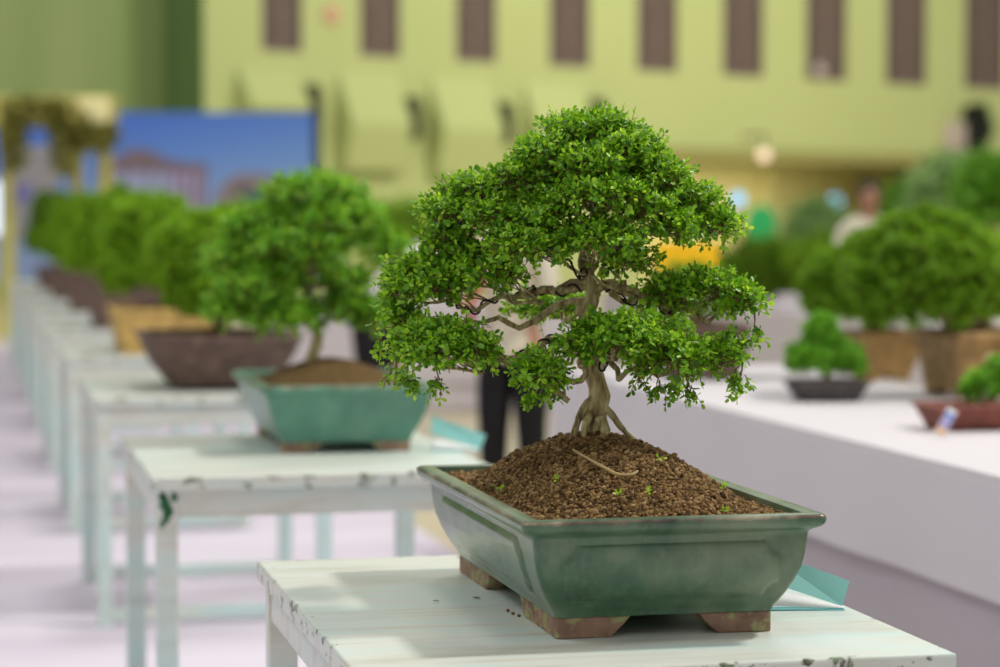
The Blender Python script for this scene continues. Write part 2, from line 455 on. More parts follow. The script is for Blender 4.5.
def make_pot(parent, a, bb, h, prof, mat, footmat, r=.012, step=.01, panel=None, lip=.024, foot=.03, flen=.08, nfoot=True, inner=.03, zsub=1, sflen=None):
    """a, bb: half sizes at the rim; prof: (z fraction, inset, wear) from rim down to the base"""
    e = parent
    b = MB()
    ref = rrect(a, bb, r, step)
    def ringpts(z, ins, disp=False):
        row = []
        sx, sy = (a-ins)/a, (bb-ins)/bb
        for (x, y, nx, ny, side) in ref:
            X, Y = x*sx, y*sy; d = 0
            if disp and panel and side >= 0:
                pw = (a if side in (0, 2) else bb)*panel['w']; u = X if side in (0, 2) else Y
                zc, ph, rc = panel['z'], panel['h'], panel['r']
                qx, qz = abs(u)-pw, abs(z-zc)-ph
                rect = max(qx, qz); dc = math.hypot(abs(u)-pw, abs(z-zc)-ph)
                sd = max(rect, rc-dc)
                d = panel['d']*(1-sst(-.003, .002, sd)) - panel['d']*.5*math.exp(-(sd/.0035)**2)
            row.append((X+nx*d, Y+ny*d, z))
        return row
    rows = []; wears = []
    # inside lip first
    for z, ins, wv in ((h-inner, lip+.004, 0), (h-.006, lip+.002, 0), (h-.001, lip, .25), (h, lip-.004, .15), (h, .006, .1), (h-.0012, .0022, .95), (h-.004, 0, .95)):
        rows.append(ringpts(z, ins)); wears.append(wv)
    pz = [(h*f if f <= 1 else f, i, wv) for f, i, wv in prof]
    last = (h-.005, 0, .6)
    for z, i, wv in pz:
        n = max(1, int(round((last[0]-z)/step*1.0))) if zsub else 1
        for k in range(1, n+1):
            s_ = k/n
            rows.append(ringpts(last[0]+(z-last[0])*s_, last[1]+(i-last[1])*s_, True)); wears.append(last[2]+(wv-last[2])*s_)
        last = (z, i, wv)
    W = np.zeros((len(rows), len(ref)))
    for j, wv in enumerate(wears): W[j, :] = wv
    for k, q in enumerate(ref):
        if q[4] == -1: W[:, k] = np.maximum(W[:, k], .35)
    b.grid(rows, 0, True, W)
    n0 = b.n - len(ref); b.f.append(tuple(range(n0+len(ref)-1, n0-1, -1))); b.m.append(0)
    base_n = len(ref)
    b.f.append(tuple(range(0, base_n))); b.m.append(0)      # inner floor under the soil
    o = b.build('pot', [mat], e, smooth=True, angle=50)
    o.location = (0, 0, foot)
    if nfoot:
        fa, fb = a-prof[-1][1]-.002, bb-prof[-1][1]-.002
        for sx in (-1, 1):
            for sy in (-1, 1):
                f = MB(); th = .03
                def pr(u0, sgn, axis, h0, h1, flen=flen):
                    f.prism([(u0*sgn, -foot), ((u0-flen)*sgn+0, -foot), ((u0-flen-foot*.7)*sgn, -foot*.35), ((u0-flen-foot*1.0)*sgn, 0), (u0*sgn, 0)], h0, h1, axis)
                pr(fa, sx, 'y', sy*fb, sy*(fb-th)); pr(fb-.0005, sy, 'x', sx*fa-sx*.0005, sx*(fa-th), sflen or flen)
                f.build('foot', footmat, o, bevel=.0025)
    return o
def mound(parent, a, bb, z0, hgt, cx, cy, mat, n=40, edge=.0, p=1.65):
    b = MB(); P = []
    for j in range(n+1):
        row = []
        for i in range(n+1):
            x = -a+2*a*i/n; y = -bb+2*bb*j/n
            row.append((x, y, z0 + mound_h(x, y, a, bb, hgt, cx, cy, p) + .002*mn.noise(Vector((x*50, y*50, 0)))))
        P.append(row)
    b.grid(P); return b.build('soil', mat, parent, smooth=True)
def mound_h(x, y, a, bb, hgt, cx, cy, p=1.65):
    ux = (x-cx)/(a-cx if x > cx else a+cx); uy = (y-cy)/(bb-cy if y > cy else bb+cy)
    r = min(1, (abs(ux)**2.2+abs(uy)**2.2)**(1/2.2))
    return hgt*(1-r**p)*(1 if r > .25 else 1)

# ------------------------------------------------------------------ foliage
def vnorm(a): return a/np.maximum(1e-9, np.linalg.norm(a, axis=-1, keepdims=True))
def leaves(P, D, Nn, L, W):
    """six-point folded leaves: P base, D axis, Nn normal"""
    D = vnorm(D); X = vnorm(np.cross(D, Nn)); Nn = np.cross(X, D)
    L = L[:, None]; W = W[:, None]
    v = np.stack([P, P+D*L*.36-X*W*.46+Nn*W*.14, P+D*L*.82-X*W*.46+Nn*W*.10-Nn*L*.03, P+D*L-Nn*L*.10,
                  P+D*L*.82+X*W*.46+Nn*W*.10-Nn*L*.03, P+D*L*.36+X*W*.46+Nn*W*.14], 1)
    return v.reshape(-1, 3)
def foliage(name, parent, centres, normals, rs, n_sprig, leafL, mats, seed, clump=.03, pairs=4, stem=.028, up=.5, origin=None, aspect=.6, back=.35):
    """one mesh of sprigs around clump centres (numpy arrays, world space)"""
    rng = np.random.default_rng(seed)
    c = np.repeat(centres, n_sprig, 0); nn = np.repeat(normals, n_sprig, 0); r = np.repeat(rs, n_sprig)
    N = len(c)
    d = vnorm(rng.normal(size=(N, 3)))
    d = vnorm(d + nn*.75 + np.array([0, 0, up*.6]))
    p = c + vnorm(rng.normal(size=(N, 3)) + nn*.3)*(r*rng.uniform(.05, 1, N)**.6)[:, None]*np.array([1, 1, .75])
    sl = stem*rng.uniform(.6, 1.25, N)
    side = vnorm(np.cross(d, vnorm(rng.normal(size=(N, 3))))); sd2 = np.cross(d, side)
    V = []
    for k in range(pairs):
        f = (k+.6)/pairs
        q = p + d*(sl*f)[:, None]
        s_ = side if k % 2 else sd2
        for sg in (-1, 1):
            keep = rng.random(N) > .12
            ax = vnorm(s_*sg + d*rng.uniform(.4, .9, (N, 1)) + rng.normal(size=(N, 3))*.25)
            nz = vnorm(d*.8 + np.array([0, 0, .9]) + rng.normal(size=(N, 3))*.35)
            Lk = leafL*rng.uniform(.7, 1.2, N)*(1-.35*f)
            V.append(leaves(q, ax, nz, Lk, Lk*aspect*rng.uniform(.85, 1.15, N)).reshape(N, 6, 3)[keep].reshape(-1, 3))
    q = p + d*sl[:, None]
    Lk = leafL*rng.uniform(.5, .8, N)
    V.append(leaves(q, d, side, Lk, Lk*aspect))
    V = np.concatenate(V); nl = len(V)//6
    # stems: thin triangular prisms
    t1 = side*.0007*(leafL/.011); t2 = sd2*.0007*(leafL/.011)
    p0 = p - d*(sl*back)[:, None]
    Sv = np.stack([p0+t1, p0-t1*.5+t2*.87, p0-t1*.5-t2*.87, q+t1*.5, q-t1*.3+t2*.4, q-t1*.3-t2*.4], 1).reshape(-1, 3)
    me = bpy.data.meshes.new(name)
    nv = len(V)+len(Sv); ns = len(Sv)//6
    if origin is None: origin = np.zeros(3)
    allv = np.concatenate([V, Sv]) - np.asarray(origin)
    base = np.arange(nl)[:, None]*6
    f1 = np.concatenate([base+np.array([0, 3, 4, 5]), base+np.array([0, 1, 2, 3])], 1).reshape(-1, 4)
    bs = nl*6+np.arange(ns)[:, None]*6
    f2 = np.concatenate([bs+np.array([0, 1, 4, 3]), bs+np.array([1, 2, 5, 4]), bs+np.array([2, 0, 3, 5])], 1).reshape(-1, 4)
    F = np.concatenate([f1, f2]); nf = len(F)
    me.vertices.add(nv); me.vertices.foreach_set('co', allv.ravel())
    me.loops.add(nf*4); me.loops.foreach_set('vertex_index', F.ravel().astype(np.int32))
    me.polygons.add(nf); me.polygons.foreach_set('loop_start', (np.arange(nf)*4).astype(np.int32))
    me.polygons.foreach_set('loop_total', np.full(nf, 4, np.int32))
    for m in mats: me.materials.append(m)
    young = (rng.random(nl) < .3).astype(np.int32)
    me.polygons.foreach_set('material_index', np.concatenate([np.repeat(young, 2), np.full(ns*3, 2)]).astype(np.int32))
    me.update(calc_edges=True); me.validate()
    o = bpy.data.objects.new(name, me); C.objects.link(o)
    if parent: o.parent = parent
    return o
def pad_clumps(c, ax, ay, az, n, seed, spread=.9, bottom=-.25, fx=None, fy=None, fz=None):
    """clump centres on a domed pad; ax along view-right, ay along view-depth, az up"""
    rng = np.random.default_rng(seed)
    R = np.array(fx if fx is not None else CR); D = np.array([-R[1], R[0], 0])
    out = []; nor = []
    i = 0
    while len(out) < n:
        i += 1
        k = len(out)+.5; z = 1-(1-bottom)*k/n; ph = k*2.399963+seed
        z += rng.normal()*.06; z = max(bottom, min(1, z))
        rr = math.sqrt(max(0, 1-z*z)); u = np.array([rr*math.cos(ph), rr*math.sin(ph), z])
        q = spread*rng.uniform(.72, 1.02)
        out.append(np.array(c)+(R*u[0]*ax+D*u[1]*ay)*q+np.array([0, 0, u[2]*az*q]))
        nn = R*u[0]/ax+D*u[1]/ay+np.array([0, 0, u[2]/az]); nor.append(nn/np.linalg.norm(nn))
    return np.array(out), np.array(nor)
def branch_path(a, b, sag, seed, n=14, wob=.012, lift=0):
    a = Vector(a); b = Vector(b); pts = []
    L = (b-a).length
    for i in range(n):
        s_ = i/(n-1); p = a.lerp(b, s_)
        w_ = math.sin(PI*s_)
        p += Vector((mn.noise(Vector((s_*5, seed, 0))), mn.noise(Vector((s_*5, seed, 9))), mn.noise(Vector((s_*5, seed, 20))) ))*wob*2.2*min(1, w_*1.5)
        p.z += w_*sag*L
        pts.append(p)
    return pts
def helix(path, r0, turns, rw, n=140):
    P = [Vector(p) for p in path]; out = []
    up = None
    for i in range(n):
        s_ = i/(n-1)*(len(P)-1); k = min(int(s_), len(P)-2); f = s_-k
        p = P[k].lerp(P[k+1], f); t_ = (P[k+1]-P[k]).normalized()
        if up is None: up = t_.orthogonal().normalized()
        up = (up-t_*up.dot(t_)).normalized(); b_ = t_.cross(up)
        a = turns*2*PI*i/(n-1); r = r0[0]+(r0[1]-r0[0])*i/(n-1)
        out.append(p+(up*math.cos(a)+b_*math.sin(a))*(r+rw*.6))
    return out

# ================================================================== the main bonsai
POTC = Vector((.920, 3.40, TOPZ))
main = empty('bonsai_tree', POTC, 0, 'large sharp bonsai in a green glazed rectangular pot on the nearest white stand', 'bonsai')
PA, PB, PH, FT = .210, .378, .137, .029
prof = [(.94,.0,.45), (.91,.001,.1), (.875,.005,.1), (.85,.012,.0), (.825,.0175,.25), (.80,.0195,0), (.74,.0200,0), (.6,.0220,0), (.45,.0265,0), (.32,.0335,0), (.2,.0420,0), (.1,.0505,.1), (.05,.0555,.3), (.0,.0575,.5)]
make_pot(main, PA, PB, PH, prof, M['glaze'], M['bisque'], r=.010, step=.004, lip=.026, foot=FT, flen=.075, sflen=.19, inner=.05,
         panel=dict(w=.72, z=PH*.45, h=PH*.275, r=.018, d=.0042))
RZ = FT+PH
SA, SB = PA-.028, PB-.028
MC = (-.005, .02)
soil = mound(main, SA, SB, RZ-.012, .089, MC[0], MC[1], M['soil'], 60)
def mh(x, y): return RZ-.012+mound_h(x, y, SA, SB, .089, MC[0], MC[1])
# granules
rng = np.random.default_rng(5)
bm = bmesh.new(); bmesh.ops.create_icosphere(bm, subdivisions=2, radius=1)
ico = np.array([v.co[:] for v in bm.verts]); icf = np.array([[v.index for v in f.verts] for f in bm.faces]); bm.free()
NG = 25000
gx = rng.uniform(-SA, SA, NG); gy = rng.uniform(-SB, SB, NG)
gz = np.array([mh(x, y) for x, y in zip(gx, gy)])
gs = .0023*np.exp(rng.normal(0, .22, NG)); gs[rng.random(NG) < .03] *= 1.6
V = np.zeros((NG, len(ico), 3))
sc = rng.uniform(.7, 1.2, (NG, 3))
an = rng.uniform(0, 2*PI, (NG, 3))
for k in range(NG):
    ca, sa, cb, sb = math.cos(an[k, 0]), math.sin(an[k, 0]), math.cos(an[k, 1]), math.sin(an[k, 1])
    R = np.array([[ca, -sa, 0], [sa, ca, 0], [0, 0, 1]]) @ np.array([[1, 0, 0], [0, cb, -sb], [0, sb, cb]])
    V[k] = (ico*sc[k]*gs[k]*(1+.16*np.sin(ico[:, [1]]*5+an[k, 2]))) @ R.T
V += np.stack([gx, gy, gz+gs*rng.uniform(-.4, .9, NG)], 1)[:, None, :]
me = bpy.data.meshes.new('granules')
F = (icf[None]+(np.arange(NG)*len(ico))[:, None, None]).reshape(-1, 3)
me.vertices.add(NG*len(ico)); me.vertices.foreach_set('co', V.ravel())
me.loops.add(len(F)*3); me.loops.foreach_set('vertex_index', F.ravel().astype(np.int32))
me.polygons.add(len(F)); me.polygons.foreach_set('loop_start', (np.arange(len(F))*3).astype(np.int32)); me.polygons.foreach_set('loop_total', np.full(len(F), 3, np.int32))
me.polygons.foreach_set('use_smooth', np.ones(len(F), bool)); me.update(calc_edges=True); me.materials.append(M['grain'])
gr = bpy.data.objects.new('granules', me); C.objects.link(gr); gr.parent = soil; tag(gr, 'pale brown soil granules', kind='stuff')

# trunk, in world coordinates from surveyed points, stored relative to the thing
TD = at(598, 440, 1)  # direction only
r_ = ray(598, 440); TDEP = (POTC.y+MC[1])/r_.y
def T(px, py, dw=0): return at(px, py, TDEP-dw) - POTC
trunk_pts = [(599, 452), (598, 440), (596, 425), (596, 410), (600, 395), (596, 378), (590, 362), (585, 346), (583, 328), (588, 312), (592, 297), (590, 280), (584, 262), (588, 240), (594, 215), (592, 190), (588, 165)]
trunk_r = [12.5, 11.5, 10.2, 9.6, 10.2, 9.6, 9.2, 8.8, 8.2, 7.6, 7, 6.2, 5.5, 4.6, 3.8, 3, 2]
k_ = TDEP/FPX
pts = [T(*p) for p in trunk_pts]
# resample
def resample(pts, rad, n):
    out = []; rr = []
    m = len(pts)
    for i in range(n):
        s_ = i/(n-1)*(m-1); k = min(int(s_), m-2); f = s_-k
        p0, p1, p2, p3 = pts[max(k-1, 0)], pts[k], pts[k+1], pts[min(k+2, m-1)]
        out.append(.5*((2*p1)+(p2-p0)*f+(2*p0-5*p1+4*p2-p3)*f*f+(3*p1-p0-3*p2+p3)*f**3))
        rr.append(rad[k]+(rad[k+1]-rad[k])*f)
    return out, rr
rp, rrd = resample(pts, [r*k_ for r in trunk_r], 90)
b = MB()
rows = []
for i, p in enumerate(rp):
    row = []
    for k in range(28):
        a = 2*PI*k/28
        fl = 1+.16*math.exp(-i/14)*math.cos(4*a+1.0)+.07*math.cos(3*a+i*.15)
        q = Vector((math.cos(a), math.sin(a), 0))
        r = rrd[i]*fl*(1+.26*mn.noise(q*1.3+p*26)+.14*mn.noise(q*3+p*70))
        row.append(tuple(p+q*r))
    rows.append(row)
b.grid(rows, 0, True)
b.tube([T(540+i*0, 0) for i in ()] or [T(592, 352), T(601, 350), T(604, 347)], [.012, .011, .007], 10, rough=.4)   # pruned knob
b.tube([T(590, 360), T(580, 361), T(577, 360)], [.012, .010, .005], 10, rough=.4)
b.build('trunk', M['bark'], main, smooth=True)
for i, (ps, r0, r1) in enumerate((([(596, 396, 0), (584, 408, .008), (577, 424, .014), (573, 437, .018), (572, 446, .02)], 4.5, 3.0),
                                  ([(596, 408, .0), (587, 420, .016), (584, 432, .022), (586, 446, .024)], 4.5, 3.2),
                                  ([(598, 400, 0), (611, 414, .004), (621, 427, .006), (631, 437, .008), (644, 447, .01)], 4.2, 2.2),
                                  ([(600, 418, .012), (604, 430, .02), (606, 450, .026)], 6, 5))):
    b = MB(); pp, rr = resample([T(*p) for p in ps], [k_*(r0+(r1-r0)*j/(len(ps)-1)) for j in range(len(ps))], 18)
    b.tube(pp, rr, 10, rough=.25, seed=i); b.build('root', M['bark'], main, smooth=True)

# pads: px, py, half width px, half height px, depth toward camera (m), half depth (m), clumps
pads = [
 (590, 134, 55, 24, .00, .10, 34), (546, 155, 40, 19, .05, .07, 20), (628, 153, 47, 24, .05, .08, 26), (588, 166, 44, 18, .10, .06, 20), (590, 160, 58, 28, -.06, .07, 20),
 (655, 178, 42, 22, .05, .07, 22), (690, 200, 36, 20, .01, .07, 18), (718, 225, 30, 18, .02, .06, 14), (676, 228, 32, 16, .07, .06, 14), (600, 196, 56, 20, .12, .06, 26), (646, 208, 36, 16, .10, .05, 14),
 (520, 180, 38, 18, .05, .07, 18), (480, 194, 48, 22, .00, .08, 24), (448, 214, 34, 20, .02, .07, 16), (492, 218, 40, 17, .08, .06, 18), (545, 212, 34, 17, .10, .05, 16), (540, 190, 60, 26, -.06, .07, 20), (640, 205, 60, 24, -.05, .07, 20),
 (530, 246, 52, 22, .11, .07, 28), (598, 240, 52, 22, .11, .07, 28), (446, 240, 34, 16, .02, .06, 12), (628, 262, 36, 14, .06, .05, 10),
 (482, 270, 50, 32, .04, .08, 27), (424, 285, 50, 36, .02, .09, 34), (400, 318, 26, 20, .00, .07, 12),
 (440, 350, 57, 34, .09, .08, 36), (478, 352, 26, 20, .12, .05, 10),
 (700, 292, 52, 24, .01, .08, 30), (742, 300, 20, 20, .02, .05, 9), (664, 293, 26, 15, .02, .06, 9),
 (612, 343, 60, 31, .12, .07, 38), (672, 357, 44, 28, .09, .07, 26), (540, 374, 34, 22, .13, .05, 16), (722, 355, 28, 20, .03, .06, 12),
 (548, 306, 50, 14, -.17, .08, 16), (650, 325, 50, 18, -.16, .08, 14),
]
src = [(588,165),(590,185),(592,190),(590,195),(590,185), (592,205),(592,225),(590,245),(590,245),(592,225),(592,235), (590,200),(588,220),(588,240),(588,245),(588,240),(590,210),(590,225), (586,272),(590,268),(586,250),(588,280), (590,282),(590,285),(592,300), (588,330),(588,340), (592,288),(592,290),(592,290), (592,350),(594,360),(584,360),(594,340), (590,295),(590,330)]
for i, (px, py, hw, hh, dw, hd, nc) in enumerate(pads):
    c = T(px, py+2, dw); k = (TDEP-dw)/FPX
    low = py > 266
    cc, nr = pad_clumps(np.array(c), max(.012, hw*k-.027), max(.02, hd-.02), max(.006, hh*k-.022), int(nc*1.08), i*7+3, 1.0, -.35 if low else -.28)
    o = foliage('foliage', main, cc, nr, np.full(len(cc), .0165), 11 if not low else 9, .0126 if not low else .0142,
                [M['leaf'], M['leaf_young'], M['twig']], 100+i, pairs=3, stem=.024, up=.6)
    # limb from the trunk to the pad, then thin twigs to the clumps
    s0 = T(src[i][0], src[i][1]); tgt = c - Vector((0, 0, hh*k*.45))
    path = branch_path(s0, tgt, -.04 if low else .02, i*3.7, 16, .017)
    L = (tgt-s0).length
    b = MB(); b.tube(path, [max(.0016, (.0058 if low else .0034)*(1-.68*j/15)) for j in range(16)], 8, rough=.35, seed=i)
    rg = random.Random(i)
    for j in range(0, len(cc), 2):
        q = path[rg.randint(9, 15)]
        b.tube(branch_path(q, Vector(cc[j]), .05, i+j, 5, .004), [.0016, .0014, .0012, .001, .0007], 4, cap=False)
    br = b.build('branch', M['bark'], main, smooth=True)
    if i in (18, 23, 25, 27, 30):
        b = MB(); b.tube(helix(path[1:13], (.0068, .004), L/.034, .0018), .0017, 6); b.build('wire', M['wire'], br, smooth=True)
# the pruned hook under the left front pad, and loose hanging sprays
b = MB(); b.tube([T(556, 372, .1), T(555, 382, .1), T(556, 392, .1), T(563, 397, .1), T(569, 401, .1)], [.006, .0065, .007, .0045, .004], 8, rough=.4)
b.tube([T(558, 394, .1), T(566, 393, .1)], [.004, .003], 6); b.build('branch', M['bark'], main, smooth=True)
hang = []
for px, py, dw in ((742, 378, .03), (736, 372, .03), (660, 383, .1), (640, 378, .11), (676, 380, .1), (440, 378, .1), (396, 372, .06), (412, 376, .08), (380, 340, .02), (532, 392, .12), (548, 388, .13), (690, 385, .09), (755, 328, .03)):
    hang.append(T(px, py, dw))
for k, q in enumerate(hang):
    b = MB(); b.tube(branch_path(q+Vector((0, 0, -.004)), q+Vector((.006*math.sin(k*2.1), .004, .024)), 0, k, 5, .003), [.0008, .001, .0012, .0014, .0015], 5)
    b.build('branch', M['twig'], main, smooth=True)
hang = np.array(hang)
foliage('foliage', main, hang, np.tile([0, 0, -1.0], (len(hang), 1)), np.full(len(hang), .010), 6, .0135, [M['leaf'], M['leaf_young'], M['twig']], 77, pairs=3, stem=.026, up=-1.0, aspect=.62, back=.05)

# bits lying on the soil
def onsoil(px, py):
    r = ray(px, py); o = CO-POTC
    lo = None
    for k in range(2400, 4400):
        p = o+r*(k/1000)
        if abs(p.x) < SA and abs(p.y) < SB and p.z < mh(p.x, p.y)+.0065: return p+POTC
    return onz(px, py, TOPZ+RZ)
b = MB(); ps = [onsoil(573, 455), onsoil(590, 465), onsoil(606, 474), onsoil(618, 480), onsoil(632, 480), onsoil(638, 476)]
ps = [p+Vector((0, 0, .0075)) for p in ps]; o0 = ps[0].copy()
pp, rr = resample([p-o0 for p in ps], [.0016, .002, .0022, .0026, .0026, .001], 24); b.tube(pp, rr, 7, rough=.2)
o = b.build('twig', plain('pale_twig', (.42,.30,.13), .7), smooth=True); o.location = o0
tag(o, 'thin pale brown curved twig lying on the soil before the trunk', 'twig')
weed_l = {(556, 483): 'tiny green seedling on the soil left of the twig', (500, 493): 'bright green sprig at the left edge of the soil',
          (618, 497): 'pair of tiny green leaves on the soil in front of the trunk', (650, 495): 'small green sprig on the soil below the twig end',
          (724, 491): 'green sprig on the right slope of the soil', (726, 516): 'tiny green leaf at the front right soil edge', (663, 464): 'tiny green sprig high on the right of the mound'}
for i, ((px, py), lab) in enumerate(weed_l.items()):
    p = np.array(onsoil(px, py))
    o = foliage('seedling', None, p[None], np.array([[0, 0, 1.0]]), np.array([.004]), 3, .0085, [M['leaf_young'], M['leaf_young'], M['twig']], 300+i, pairs=1, stem=.008, up=1.5, origin=p)
    o.location = Vector(p)+Vector((0, 0, .001)); tag(o, lab, 'seedling')
lm = plain('fallen_leaf', (.10,.22,.04), .6); dm = plain('dry_leaf', (.05,.05,.03), .7)
for i, (px, py, mt, lab, L) in enumerate(((432, 602, lm, 'tiny fallen green leaf lying on the nearest stand', .011), (472, 599, dm, 'small dark dry leaf on the stand beside the pot foot', .013), (456, 558, dm, 'tiny dry leaf at the back edge of the nearest stand', .009))):
    p = onz(px, py, TOPZ); b = MB()
    b.add(leaves(np.array([[0, 0, .0012]]), np.array([[1., -.3, .0]]), np.array([[0, 0, 1.]]), np.array([L]), np.array([L*.5]))+np.array([0, 0, .001]), [(0,3,4,5),(0,1,2,3)])
    o = b.build('leaf', mt); o.location = p; tag(o, lab, 'leaf')
for i, (px, py) in enumerate(((508, 612), (513, 615), (519, 617))):
    p = onz(px, py, TOPZ); b = MB(); b.blob((0, 0, .0022), (.0028, .0028, .0022), 8, 6, rough=.3)
    o = b.build('soil_granule', M['grain'], smooth=True); o.location = p
    tag(o, 'spilled brown soil grain on the stand beside the pot', 'soil grain', 'spilled grains by the pot foot')

# ------------------------------------------------------------------ folded cards
def card(name, p, rz, sx, sy, tilt, label, rise=.034):
    e = empty(name, p, rz, label, 'card')
    b = MB(); b.box((-sx, -.012, .0005), (0, .02, .0013)); b.build('lower_sheet', M['card_aqua_deep'], e)
    # page lifted in a curl from the back fold
    b = MB(); P = []
    for j in range(13):
        s_ = j/12; x = -sx*s_
        P.append([(x, -.004-.010*s_, .0022+.006*s_), (x+.002, .004, .0030+.010*math.sin(s_*1.5)*1.0+.016*s_)])
    b.grid(P); pg = b.build('page', M['paper'], e, smooth=True); md = pg.modifiers.new('s', 'SOLIDIFY'); md.thickness = .0005
    b = MB()
    v = [(0, .006, .003), (-sx, .014, .040), (.014, .022, .003+rise), (-sx, .045, .048+rise)]
    v += [(x, y+.001, z) for x, y, z in v]
    b.add(v, [(0,1,3,2), (4,6,7,5), (0,4,5,1), (2,3,7,6), (0,2,6,4), (1,5,7,3)])
    b.build('cover', M['card_aqua'], e)
    return e
p = onz(843, 609, TOPZ); card('folded_card', p, math.radians(-9), .112, .05, 50, 'pale aqua folded card on the nearest stand behind the pot')
p = onz(480, 451, TOPZ); card('folded_card', p, math.radians(-14), .12, .07, 40, 'pale aqua folded card on the stand of the second bonsai')

# ================================================================== second bonsai
P2 = Vector((.908, 5.99, TOPZ))
sec = empty('bonsai_tree', P2, 0, 'blurred second bonsai in a jade green rectangular pot', 'bonsai')
prof2 = [(.90,.0,.2), (.86,.008,0), (.82,.014,0), (.7,.018,0), (.5,.026,0), (.3,.038,0), (.12,.052,.1), (0,.058,.4)]
make_pot(sec, .214, .33, .140, prof2, M['glaze_jade'], M['bisque'], r=.012, step=.012, foot=.026, flen=.07, inner=.03)
mound(sec, .187, .303, .153, .062, 0, 0, M['far_soil'], 24)
r_ = ray(316, 360); D2 = (P2.y)/r_.y; k2 = D2/FPX
def T2(px, py, dw=0): return at(px, py, D2-dw)-P2
b = MB(); pp, rr = resample([T2(*p) for p in ((313, 368), (314, 352), (317, 338), (313, 320), (306, 300), (310, 280), (312, 255), (314, 220), (316, 195))], [k2*r for r in (9, 6.5, 5.5, 5, 4.5, 4, 3.3, 2.5, 1.5)], 40)
b.tube(pp, rr, 12, rough=.3); b.build('trunk', M['bark'], sec, smooth=True)
pads2 = [(316, 200, 62, 30, 0, .14, 34), (335, 222, 66, 26, .03, .14, 30), (268, 232, 54, 28, .0, .14, 30), (300, 250, 60, 24, .08, .12, 26), (362, 232, 32, 20, 0, .1, 14), (392, 252, 22, 12, 0, .08, 8),
         (232, 262, 34, 26, .02, .11, 18), (262, 285, 54, 24, .08, .12, 24), (232, 308, 32, 22, .03, .1, 14), (285, 318, 50, 17, .06, .12, 20), (345, 284, 34, 14, .02, .1, 14), (350, 308, 44, 15, .0, .1, 14), (318, 268, 40, 14, -.12, .1, 10), (368, 318, 26, 14, 0, .08, 8)]
for i, (px, py, hw, hh, dw, hd, nc) in enumerate(pads2):
    c = T2(px, py, dw); k = (D2-dw)/FPX
    cc, nr = pad_clumps(np.array(c), max(.015, hw*k-.048), max(.02, hd-.04), max(.006, hh*k-.036), nc, i*5+1, 1.0, -.4)
    foliage('foliage', sec, cc, nr, np.full(len(cc), .028), 14, .019, [M['leaf_second'], M['leaf_young'], M['twig']], 500+i, pairs=3, stem=.034, up=.6)
    s0 = pp[min(38, max(14, int(14+(318-py)/3.6)))]
    b = MB(); b.tube(branch_path(s0, c, .0, i, 10, .012), [.008-.0006*j for j in range(10)], 6, rough=.3); b.build('branch', M['bark'], sec, smooth=True)
c = T2(336, 216, .18); 

# ================================================================== rest of the row
def simple_bonsai(name, loc, a, bb, h, profile, potmat, crown, leafm, label, r=.012, foot=.02, nfoot=True, nclump=80, leafL=.024, cl=.036, spr=16, group=None, mound_h_=.03, trunk_r=.018):
    e = empty(name, loc, 0, label, 'bonsai', group)
    make_pot(e, a, bb, h, profile, potmat, potmat, r=r, step=.02, foot=foot, flen=a*.35, nfoot=nfoot, inner=h*.3, zsub=0)
    q = .78 if r > .06 else 1
    mound(e, (a-.027)*q, (bb-.027)*q, h+foot-.014, mound_h_, 0, 0, M['far_soil'], 14)
    cz = min(c[2]-c[5] for c in crown)
    top = Vector((sum(c[0] for c in crown)/len(crown), sum(c[1] for c in crown)/len(crown), cz+.05))
    b = MB(); path = branch_path((0, 0, h+foot-.02), top+Vector((0, 0, .08)), 0, loc[1], 12, .02)
    b.tube(path, [trunk_r*(1.5-.9*j/11) for j in range(12)], 10, rough=.3); b.build('trunk', M['bark'], e, smooth=True)
    for i, (x, y, z, rx, ry, rz) in enumerate(crown):
        cc, nr = pad_clumps(np.array((x, y, z)), rx*.9, ry*.9, rz*.9, int(nclump*(1 if len(crown) == 1 else .6)), i+int(loc[1]*7), .95, -.6)
        foliage('foliage', e, cc, nr, np.full(len(cc), cl), spr, leafL, [leafm, leafm, M['twig']], 900+i+int(loc[1]*10), pairs=2, stem=cl*.8, up=.4)
        bb_ = MB(); bb_.tube(branch_path(path[8], (x, y, z), 0, i, 6, .01), [trunk_r*.5]*6, 6); bb_.build('branch', M['bark'], e, smooth=True)
    return e
pflare = [(.92,.0,0), (.88,.012,0), (.6,.03,0), (.3,.058,0), (.08,.088,0), (0,.095,0)]
pstraight = [(.9,.0,0), (.86,.010,0), (.5,.020,0), (0,.035,0)]
simple_bonsai('bonsai_tree', (.85, 8.15, TOPZ), .27, .33, .165, pflare, M['brown_clay'],
   [(-.03, 0, .44, .20, .22, .16), (.12, .05, .46, .22, .22, .17), (.04, -.06, .32, .24, .22, .10)], M['leaf_olive'], 'bonsai in a dark brown oval pot right behind the second bonsai', r=.15, foot=.018, nfoot=False, nclump=230)
simple_bonsai('bonsai_tree', (.87, 10.45, TOPZ), .245, .30, .17, pstraight, M['yellow_clay'],
   [(-.06, 0, .48, .24, .24, .22), (.12, 0, .40, .22, .22, .18), (-.12, -.05, .36, .18, .2, .14)], M['leaf_olive'], 'bonsai in a yellow rectangular pot', nclump=230)
simple_bonsai('bonsai_tree', (.88, 12.85, TOPZ), .23, .30, .22, pstraight, M['brown_clay'],
   [(-.05, 0, .52, .26, .26, .24), (-.18, 0, .40, .18, .2, .16)], M['leaf_olive'], 'bonsai in a brown pot directly behind the yellow pot', nclump=230)
simple_bonsai('bonsai_tree', (.86, 15.3, TOPZ), .22, .28, .20, pstraight, M['brown_clay'],
   [(-.04, 0, .50, .27, .26, .24), (-.16, 0, .42, .18, .2, .18)], M['leaf_olive'], 'bonsai in a brown pot on the sixth stand of the row', nclump=230)
